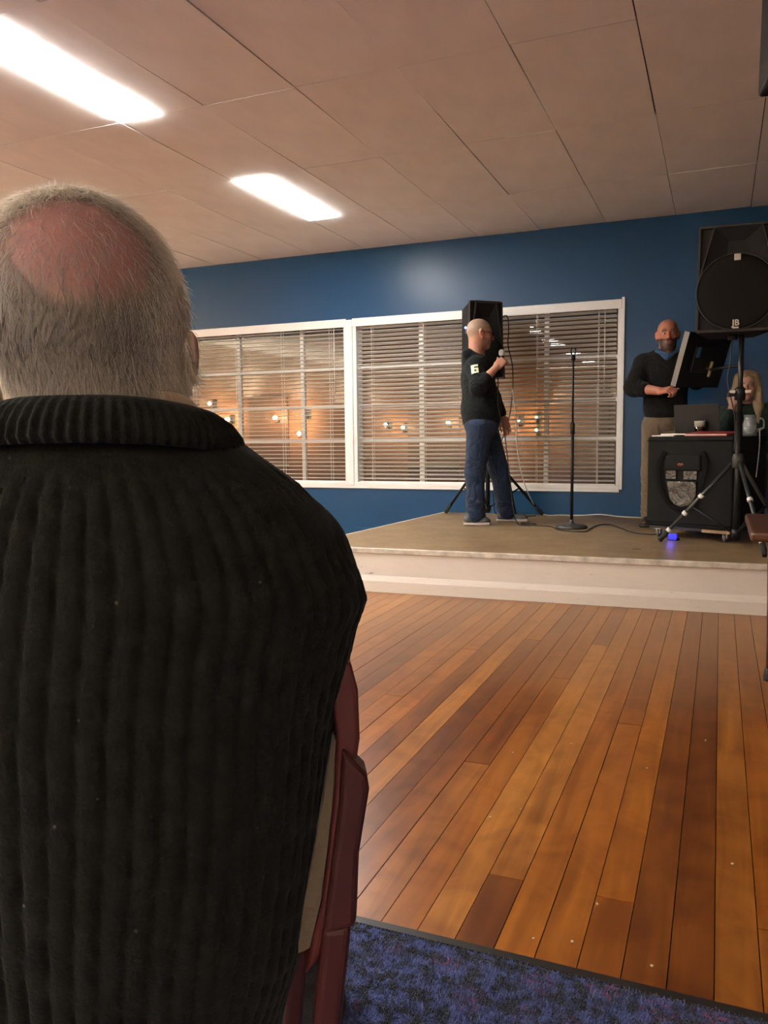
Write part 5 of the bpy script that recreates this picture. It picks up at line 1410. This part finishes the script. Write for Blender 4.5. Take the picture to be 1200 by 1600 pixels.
# ------------------------------------------------------------------ the man seated in front of the camera
# K frame: x to the right of the view, y away from the viewer, z up; the root stands under his seat
KO = np.array([-0.255, 0.80, 0.0])
RK = rotz(YAW)
kw = RK @ KO
mn_ = empty('person', tuple(kw), YAW, label='grey-haired balding man in dark ribbed jumper seated with his back to us', cat='person')
HS3 = 1.05
GF = Fr(axes((-0.10, 1.0, -0.16)) @ roty(rad(-9)), (-0.2465, 0.700, 1.144))
sk = head_prims(GF, HS3, ears=True, neck=0.056, neck_to=np.array([-0.237, 0.712, 1.02]), ear=(1.15, 0.52), ear_z=-0.010)
SHX = 0.125
sk += [el((-0.245, 0.71, 0.90), (0.16, 0.09, 0.16), 0.05), el((-0.255, 0.74, 0.62), (0.14, 0.10, 0.16), 0.05), rc((-0.245 - SHX, 0.72, 0.965), (-0.245 + SHX, 0.72, 0.965), 0.04, 0.04, 0.04)]
sk += [el((-0.331, 0.700, 1.108), (0.010, 0.020, 0.026), 0.006), el((-0.326, 0.706, 1.088), (0.008, 0.011, 0.011), 0.006)]
for s_ in (-1, 1):
    a = (-0.245 + s_*SHX, 0.74, 0.95); b_ = (-0.25 + s_*0.138, 0.86, 0.72); c_ = (-0.255 + s_*0.075, 1.08, 0.64)
    sk += [rc(a, b_, 0.042, 0.036, 0.03), rc(b_, c_, 0.036, 0.028, 0.02)]
    sk += hand_prims(Fr(axes((-s_*0.5, 0.75, -0.15), (0, 0, 1)), c_), -1 if s_ > 0 else 1, (20, 25, 15), 1.0)
pink, neck_c = (0.36, 0.170, 0.148), (0.50, 0.30, 0.215)
def man_col(v):
    L = GF.inv(v)/HS3
    c = face_colour(GF, HS3, neck_c, (0.36, 0.12, 0.09), hair=(0.4, 0.35, 0.28), ear=(0.40, 0.13, 0.10))(v)
    near = np.linalg.norm(L, axis=1) < 0.165
    lobe = sm(-np.hypot((v[:, 0] + 0.332)/0.016, (v[:, 2] - 1.102)/0.036), -1.2, -0.8)*(v[:, 0] < -0.318)
    hairw = sm(L[:, 2] - 0.25*L[:, 1], -0.075, -0.035)*sm(-L[:, 1], -0.075, -0.04)*near*(1 - sm(np.abs(L[:, 0]), 0.080, 0.085)*sm(-np.abs(L[:, 1] + 0.005), -0.035, -0.02))
    c = mixc(c, (0.36, 0.285, 0.215), hairw*0.85)
    q = L - np.array([0.022, -0.090, 0.050])
    bald = sm(-np.sqrt((q[:, 0]/0.054)**2 + (q[:, 1]/0.060)**2 + (q[:, 2]/0.044)**2), -1.35, -0.65)
    c = mixc(c, pink, bald)
    c = mixc(c, (0.40, 0.10, 0.08), lobe)
    return c
hb, hv, hq = body('body', sk, 0.004, M_SKIN, mn_, origin=KO, colour=man_col)

# hair: many fine strands lying down from the crown
L = GF.inv(hv)/HS3
tri = np.concatenate([hq[:, [0, 1, 2]], hq[:, [0, 2, 3]]])
e1 = hv[tri[:, 1]] - hv[tri[:, 0]]; e2 = hv[tri[:, 2]] - hv[tri[:, 0]]
nrm = np.cross(e1, e2); area = np.linalg.norm(nrm, axis=1)/2; nrm = nrm/(2*area[:, None] + 1e-12)
cen = hv[tri].mean(1); Lc = GF.inv(cen)/HS3
earz = ((cen[:, 0] < -0.314) & (np.abs(cen[:, 2] - 1.103) < 0.034)) | (np.abs(Lc[:, 0]) > 0.077) & (np.abs(Lc[:, 1] + 0.002) < 0.036) & (Lc[:, 2] < 0.03)
dens = sm(Lc[:, 2] - 0.30*Lc[:, 1], -0.072, -0.030)*sm(-Lc[:, 1], -0.075, -0.05)*(np.linalg.norm(Lc, axis=1) < 0.17)*(~earz)
q = Lc - np.array([0.022, -0.090, 0.050])
bald = sm(-np.sqrt((q[:, 0]/0.054)**2 + (q[:, 1]/0.060)**2 + (q[:, 2]/0.044)**2), -1.30, -0.70)
dens = dens*(1 - 0.86*bald)
pw = dens*area; pw /= pw.sum()
NS = 42000
pick = RNG.choice(len(tri), NS, p=pw)
u_, w_ = RNG.random(NS), RNG.random(NS); fl = u_ + w_ > 1; u_[fl] = 1 - u_[fl]; w_[fl] = 1 - w_[fl]
root = hv[tri[pick, 0]] + e1[pick]*u_[:, None] + e2[pick]*w_[:, None]
nn = nrm[pick]; lb = bald[pick]; Lr = Lc[pick]
crown = GF.p(np.array([0.0, -0.035, 0.125])*HS3)
flow = root - crown; flow /= np.linalg.norm(flow, axis=1)[:, None]
flow = flow*0.7 + np.array([0, 0, -0.75]) + np.array([0.25, 0, 0])*RNG.normal(0, 1, (NS, 1)) + RNG.normal(0, 0.22, (NS, 3))
flow -= nn*(flow*nn).sum(1)[:, None]; flow /= np.linalg.norm(flow, axis=1)[:, None]
length = (0.012 + 0.010*RNG.random(NS))*(1 - 0.25*sm(-Lr[:, 2], 0.0, 0.06))
lift = 0.18 + 0.14*RNG.random(NS) + 0.10*sm(Lr[:, 2], 0.06, 0.11)
p0 = root - nn*0.001
p1 = root + (flow*0.5 + nn*lift[:, None]*0.62)*length[:, None]
p2 = root + (flow*1.0 + nn*lift[:, None]*0.75 + RNG.normal(0, 0.10, (NS, 3)))*length[:, None]
side = np.cross(flow, nn) + 0.4*RNG.normal(0, 1, (NS, 3)); side /= np.linalg.norm(side, axis=1)[:, None]
wd = (0.00030*(1 - 0.45*lb))[:, None]
hvs = np.stack([p0 - side*wd, p0 + side*wd, p1 - side*wd, p1 + side*wd, p2 - side*wd*0.35, p2 + side*wd*0.35], 1).reshape(-1, 3)
bi = np.arange(NS)*6
hfs = np.concatenate([np.stack([bi, bi+1, bi+3, bi+2], 1), np.stack([bi+2, bi+3, bi+5, bi+4], 1)])
me = bpy.data.meshes.new('hair'); me.from_pydata((hvs - KO).tolist(), [], hfs.tolist())
me.polygons.foreach_set('use_smooth', np.ones(len(hfs), bool))
rnd = RNG.random(NS)
dark = sm(-Lr[:, 1], 0.02, 0.08)*sm(-Lr[:, 2], -0.06, 0.0)*(1 - sm(np.abs(Lr[:, 0]), 0.045, 0.072))      # grey-brown low back hair, with overhead shade put into its colour
colr = np.array([0.88, 0.81, 0.70])[None]*(0.75 + 0.5*rnd[:, None])
colr = colr*(1 - 0.45*lb[:, None])
colr = colr*(1 - 0.72*dark[:, None]) + np.array([0.19, 0.150, 0.118])[None]*(0.72*dark[:, None])
ca_ = me.color_attributes.new('Col', 'FLOAT_COLOR', 'POINT')
ca_.data.foreach_set('color', np.repeat(np.concatenate([colr, np.ones((NS, 1))], 1), 6, axis=0).astype(np.float32).ravel())
mh, nt, b = new_mat('grey_hair_strand')
at = N(nt, 'ShaderNodeAttribute'); at.attribute_name = 'Col'
nt.links.new(at.outputs['Color'], b.inputs['Base Color']); b.inputs['Roughness'].default_value = 0.4
b.inputs['Transmission Weight'].default_value = 0.0
out_n = [n for n in nt.nodes if n.type == 'OUTPUT_MATERIAL'][0]
tl = N(nt, 'ShaderNodeBsdfTranslucent'); nt.links.new(at.outputs['Color'], tl.inputs['Color'])
mxs = N(nt, 'ShaderNodeMixShader'); mxs.inputs[0].default_value = 0.42
nt.links.new(b.outputs[0], mxs.inputs[1]); nt.links.new(tl.outputs[0], mxs.inputs[2]); nt.links.new(mxs.outputs[0], out_n.inputs['Surface'])
me.materials.append(mh)
hair = bpy.data.objects.new('hair', me); COL.objects.link(hair); hair.parent = mn_; hair['kind'] = 'stuff'

# jumper: rings by height, broken by knitted ribs
ZS = np.array([0.44, 0.50, 0.535, 0.59, 0.683, 0.797, 0.868, 0.899, 0.927, 0.947, 0.987, 1.010, 1.030, 1.050, 1.068, 1.085, 1.10])
RX = np.array([-0.118, -0.108, -0.101, -0.085, -0.0665, -0.0445, -0.0300, -0.0255, -0.0165, -0.0215, -0.0385, -0.0540, -0.0720, -0.0990, -0.1230, -0.138, -0.147])
CX = np.array([-0.285, -0.280, -0.277, -0.272, -0.263, -0.253, -0.247, -0.245, -0.243, -0.242, -0.240, -0.239, -0.238, -0.237, -0.236, -0.236, -0.236])
DD = np.array([0.145, 0.150, 0.150, 0.150, 0.148, 0.142, 0.135, 0.131, 0.126, 0.122, 0.113, 0.106, 0.099, 0.090, 0.084, 0.078, 0.072])
CY = np.array([0.760, 0.755, 0.750, 0.745, 0.735, 0.722, 0.712, 0.708, 0.705, 0.703, 0.698, 0.696, 0.694, 0.692, 0.690, 0.688, 0.688])
def jumper_field(X, Y, Z):
    z = np.broadcast_to(Z, Z.shape).ravel()
    ev = lambda A: np.interp(z, ZS, A)[None, None, :]
    cx, cy, d, w = ev(CX), ev(CY), ev(DD), ev(RX) - ev(CX)
    dx, dy = X - cx, Y - cy
    r = np.sqrt((dx/w)**2 + (dy/d)**2)
    th = np.arctan2(dx/w, -dy/d)
    # groove every unit of g (pitch about 20 mm across the back), slightly wandering
    g = th*9.8 + 0.12*np.sin(Z*9.0) + 0.05*np.sin(Z*31.0)
    fr_ = np.abs(g - np.round(g))
    groove = np.exp(-(fr_/0.11)**2)
    amp = 0.0050*np.clip((1.062 - Z)/0.03, 0.0, 1.0)
    sag = 0.004*np.sin(Z*14 + th*2.0)*np.clip((0.97 - Z)/0.1, 0, 1)
    f = (r - 1)*np.minimum(w, d) + groove*amp + sag
    f = np.maximum(f, Z - 1.078)
    return np.maximum(f, 0.445 - Z)
jum = [(jumper_field, np.array([-0.52, 0.55, 0.44]), np.array([0.0, 0.92, 1.10]), 0.001, 1)]
for s_ in (-1, 1):
    a = (-0.245 + s_*0.150, 0.745, 0.955); b_ = (-0.25 + s_*0.142, 0.86, 0.72); c_ = (-0.255 + s_*0.080, 1.05, 0.645)
    jum += [rc(a, b_, 0.062, 0.056, 0.02), rc(b_, c_, 0.056, 0.042, 0.02)]
def knit_mat():
    m, nt, b = new_mat('dark_ribbed_knit')
    tc = N(nt, 'ShaderNodeTexCoord')
    n = N(nt, 'ShaderNodeTexNoise'); n.inputs['Scale'].default_value = 55; n.inputs['Detail'].default_value = 8; n.inputs['Roughness'].default_value = 0.7
    nt.links.new(tc.outputs['Object'], n.inputs['Vector'])
    r = ramp(nt, [(0.35, (0.0060, 0.0060, 0.0050, 1)), (0.70, (0.0135, 0.0130, 0.0105, 1))])
    nt.links.new(n.outputs['Fac'], r.inputs['Fac'])
    v = N(nt, 'ShaderNodeTexVoronoi'); v.inputs['Scale'].default_value = 42; nt.links.new(tc.outputs['Object'], v.inputs['Vector'])
    fl = ramp(nt, [(0.05, (1, 1, 1, 1)), (0.075, (0, 0, 0, 1))]); nt.links.new(v.outputs['Distance'], fl.inputs['Fac'])
    mm = N(nt, 'ShaderNodeMath', operation='MULTIPLY'); wn = N(nt, 'ShaderNodeTexNoise'); wn.inputs['Scale'].default_value = 17; nt.links.new(tc.outputs['Object'], wn.inputs['Vector'])
    wr = ramp(nt, [(0.55, (0, 0, 0, 1)), (0.62, (1, 1, 1, 1))]); nt.links.new(wn.outputs['Fac'], wr.inputs['Fac'])
    nt.links.new(fl.outputs['Color'], mm.inputs[0]); nt.links.new(wr.outputs['Color'], mm.inputs[1])
    mx = N(nt, 'ShaderNodeMix', data_type='RGBA'); mx.inputs[7].default_value = (0.10, 0.09, 0.075, 1)
    nt.links.new(mm.outputs[0], mx.inputs[0]); nt.links.new(r.outputs['Color'], mx.inputs[6])
    nt.links.new(mx.outputs[2], b.inputs['Base Color'])
    b.inputs['Roughness'].default_value = 0.95; b.inputs['Specular IOR Level'].default_value = 0.05
    b.inputs['Sheen Weight'].default_value = 0.05; b.inputs['Sheen Roughness'].default_value = 0.5
    n2 = N(nt, 'ShaderNodeTexNoise'); n2.inputs['Scale'].default_value = 330; n2.inputs['Detail'].default_value = 4
    nt.links.new(tc.outputs['Object'], n2.inputs['Vector'])
    bp = N(nt, 'ShaderNodeBump'); bp.inputs['Strength'].default_value = 0.45; bp.inputs['Distance'].default_value = 0.003
    nt.links.new(n2.outputs['Fac'], bp.inputs['Height']); nt.links.new(bp.outputs['Normal'], b.inputs['Normal'])
    return m
M_KNIT = knit_mat()
body('jumper', jum, 0.0036, M_KNIT, mn_, origin=KO, smooth=1)
# folded ribbed collar
def ring_mesh(prof, n, rib, ribs, m, name, cx, cy, rx, ry, lo=0.0):
    m_ = MB(); vs = []; fs = []
    np_ = len(prof)
    for k in range(n):
        a = 2*PI*k/n
        rr = rib*math.cos(a*ribs)
        for (o_, z) in prof:
            dz = -0.028*(1 - math.cos(a))/2
            vs.append((cx + (rx + o_ + (rr if o_ > -0.004 else 0))*math.sin(a) - KO[0], cy - (ry + o_ + (rr if o_ > -0.004 else 0))*math.cos(a) - KO[1], z + dz))
    for k in range(n):
        k2 = (k+1) % n
        for i in range(np_ - 1):
            fs.append((k*np_+i, k2*np_+i, k2*np_+i+1, k*np_+i+1))
    return m_.add(vs, fs, True).build(name, m, mn_)
ring_mesh([(0.004, 1.070), (0.012, 1.068), (0.016, 1.074), (0.013, 1.085), (0.005, 1.096), (-0.004, 1.103), (-0.012, 1.105), (-0.016, 1.100), (-0.018, 1.085), (-0.018, 1.06)], 760, 0.0016, 76, M_KNIT, 'jumper_collar', -0.2355, 0.688, 0.101, 0.088)
M_SHIRT = fabric('beige_shirt', (0.42, 0.31, 0.215, 1), 0.25, 14)
ring_mesh([(-0.026, 1.065), (-0.024, 1.100), (-0.024, 1.113), (-0.027, 1.116), (-0.031, 1.113), (-0.031, 1.065)], 90, 0.0, 1, M_SHIRT, 'shirt_collar', -0.2355, 0.690, 0.101, 0.090)
# trousers and shoes, out of the picture below
tm = [el((-0.27, 0.78, 0.515), (0.165, 0.15, 0.075), 0.04)]
for s_ in (-1, 1):
    a, b_, c_ = (-0.27 + s_*0.08, 0.82, 0.525), (-0.27 + s_*0.12, 1.22, 0.52), (-0.27 + s_*0.125, 1.26, 0.10)
    tm += [rc(a, b_, 0.080, 0.068, 0.03), rc(b_, c_, 0.068, 0.052, 0.03)]
body('trousers', tm, 0.009, fabric('charcoal_trousers', (0.02, 0.02, 0.022, 1), 0.5, 8), mn_, origin=KO)
for s_ in (-1, 1):
    shoe(mn_, (-0.27 + s_*0.125 - KO[0], 1.19 - KO[1], 0.0), (-0.27 + s_*0.14 - KO[0], 1.46 - KO[1], 0.0), M_SHOEB, M_RUBBER)

# ------------------------------------------------------------------ his chair, its back standing at his right side
CHO = np.array([-0.26, 0.86, 0.0])
chw = RK @ CHO
CROT = rad(6.5)
pv = np.array([-0.03, 0.70, 0.0])
chw = RK @ (pv + rotz(CROT) @ (CHO - pv))
ch = empty('chair', tuple(chw), YAW + CROT, label='dark red framed chair with beige-lined padded back under the seated man', cat='chair')
M_CHAIR = mat('dark_red_vinyl', (0.075, 0.011, 0.009, 1), 0.5, var=0.15, nscale=12)
M_CHWOOD = mat('dark_red_wood', (0.048, 0.007, 0.005, 1), 0.5, var=0.2, nscale=14)
M_BEIGE = fabric('beige_lining', (0.125, 0.095, 0.063, 1), 0.2, 20)
kx = lambda x, y, z: (x - CHO[0], y - CHO[1], z)
outer_p = [(0.590, -0.066), (0.635, -0.046), (0.70, -0.040), (0.74, -0.034), (0.768, -0.0285), (0.80, -0.0235), (0.845, -0.0245), (0.868, -0.030), (0.885, -0.043)]
inner_p = [(0.880, -0.060), (0.845, -0.050), (0.80, -0.0445), (0.75, -0.0475), (0.70, -0.0535), (0.65, -0.0605), (0.605, -0.0715), (0.578, -0.0780)]
poly = [(x, z) for z, x in outer_p] + [(x, z) for z, x in inner_p]
Y0, Y1 = 0.700, 1.12
MB().prism(poly, lambda p: Vector(kx(p[0], Y0, p[1])), lambda p: Vector(kx(p[0], Y1, p[1]))).build('backrest', M_CHAIR, ch, bevel=0.006, segs=3)
lin = [(x - 0.0005, z) for z, x in inner_p[2:-1]] + [(-0.083, 0.600), (-0.0765, 0.65), (-0.0665, 0.70), (-0.0565, 0.75), (-0.0475, 0.80)]
MB().prism(lin, lambda p: Vector(kx(p[0], Y0 + 0.002, p[1])), lambda p: Vector(kx(p[0], Y1 - 0.002, p[1]))).build('backrest_lining', M_BEIGE, ch, bevel=0.003)
for y in (0.690, Y1 - 0.002):
    # raked rear post: leg below, wider shoulder above
    MB().hexa([kx(-0.132, y, 0), kx(-0.106, y, 0), kx(-0.106, y + 0.028, 0), kx(-0.132, y + 0.028, 0)],
              [kx(-0.060, y, 0.63), kx(-0.034, y, 0.63), kx(-0.034, y + 0.028, 0.63), kx(-0.060, y + 0.028, 0.63)]).build('leg', M_CHWOOD, ch, bevel=0.007, segs=3)
    pl_ = [(-0.060, 0.625), (-0.0300, 0.632), (-0.0265, 0.70), (-0.0165, 0.758), (-0.0185, 0.772), (-0.030, 0.785), (-0.040, 0.795), (-0.044, 0.74)]
    MB().prism(pl_, lambda p: Vector(kx(p[0], y - 0.004, p[1])), lambda p: Vector(kx(p[0], y + 0.034, p[1]))).build('post_shoulder', M_CHWOOD, ch, bevel=0.006, segs=3)
for y in (0.700, Y1 - 0.01):
    MB().hexa([kx(-0.490, y, 0), kx(-0.462, y, 0), kx(-0.462, y + 0.028, 0), kx(-0.490, y + 0.028, 0)], [kx(-0.485, y, 0.40), kx(-0.455, y, 0.40), kx(-0.455, y + 0.030, 0.40), kx(-0.485, y + 0.030, 0.40)]).build('leg', M_CHWOOD, ch, bevel=0.006)
MB().box(kx(-0.490, 0.700, 0.375), kx(-0.145, Y1 + 0.02, 0.405)).build('seat_frame', M_CHWOOD, ch, bevel=0.006)
MB().box(kx(-0.485, 0.705, 0.405), kx(-0.150, Y1 + 0.015, 0.438)).build('seat', M_CHAIR, ch, bevel=0.014, segs=3)
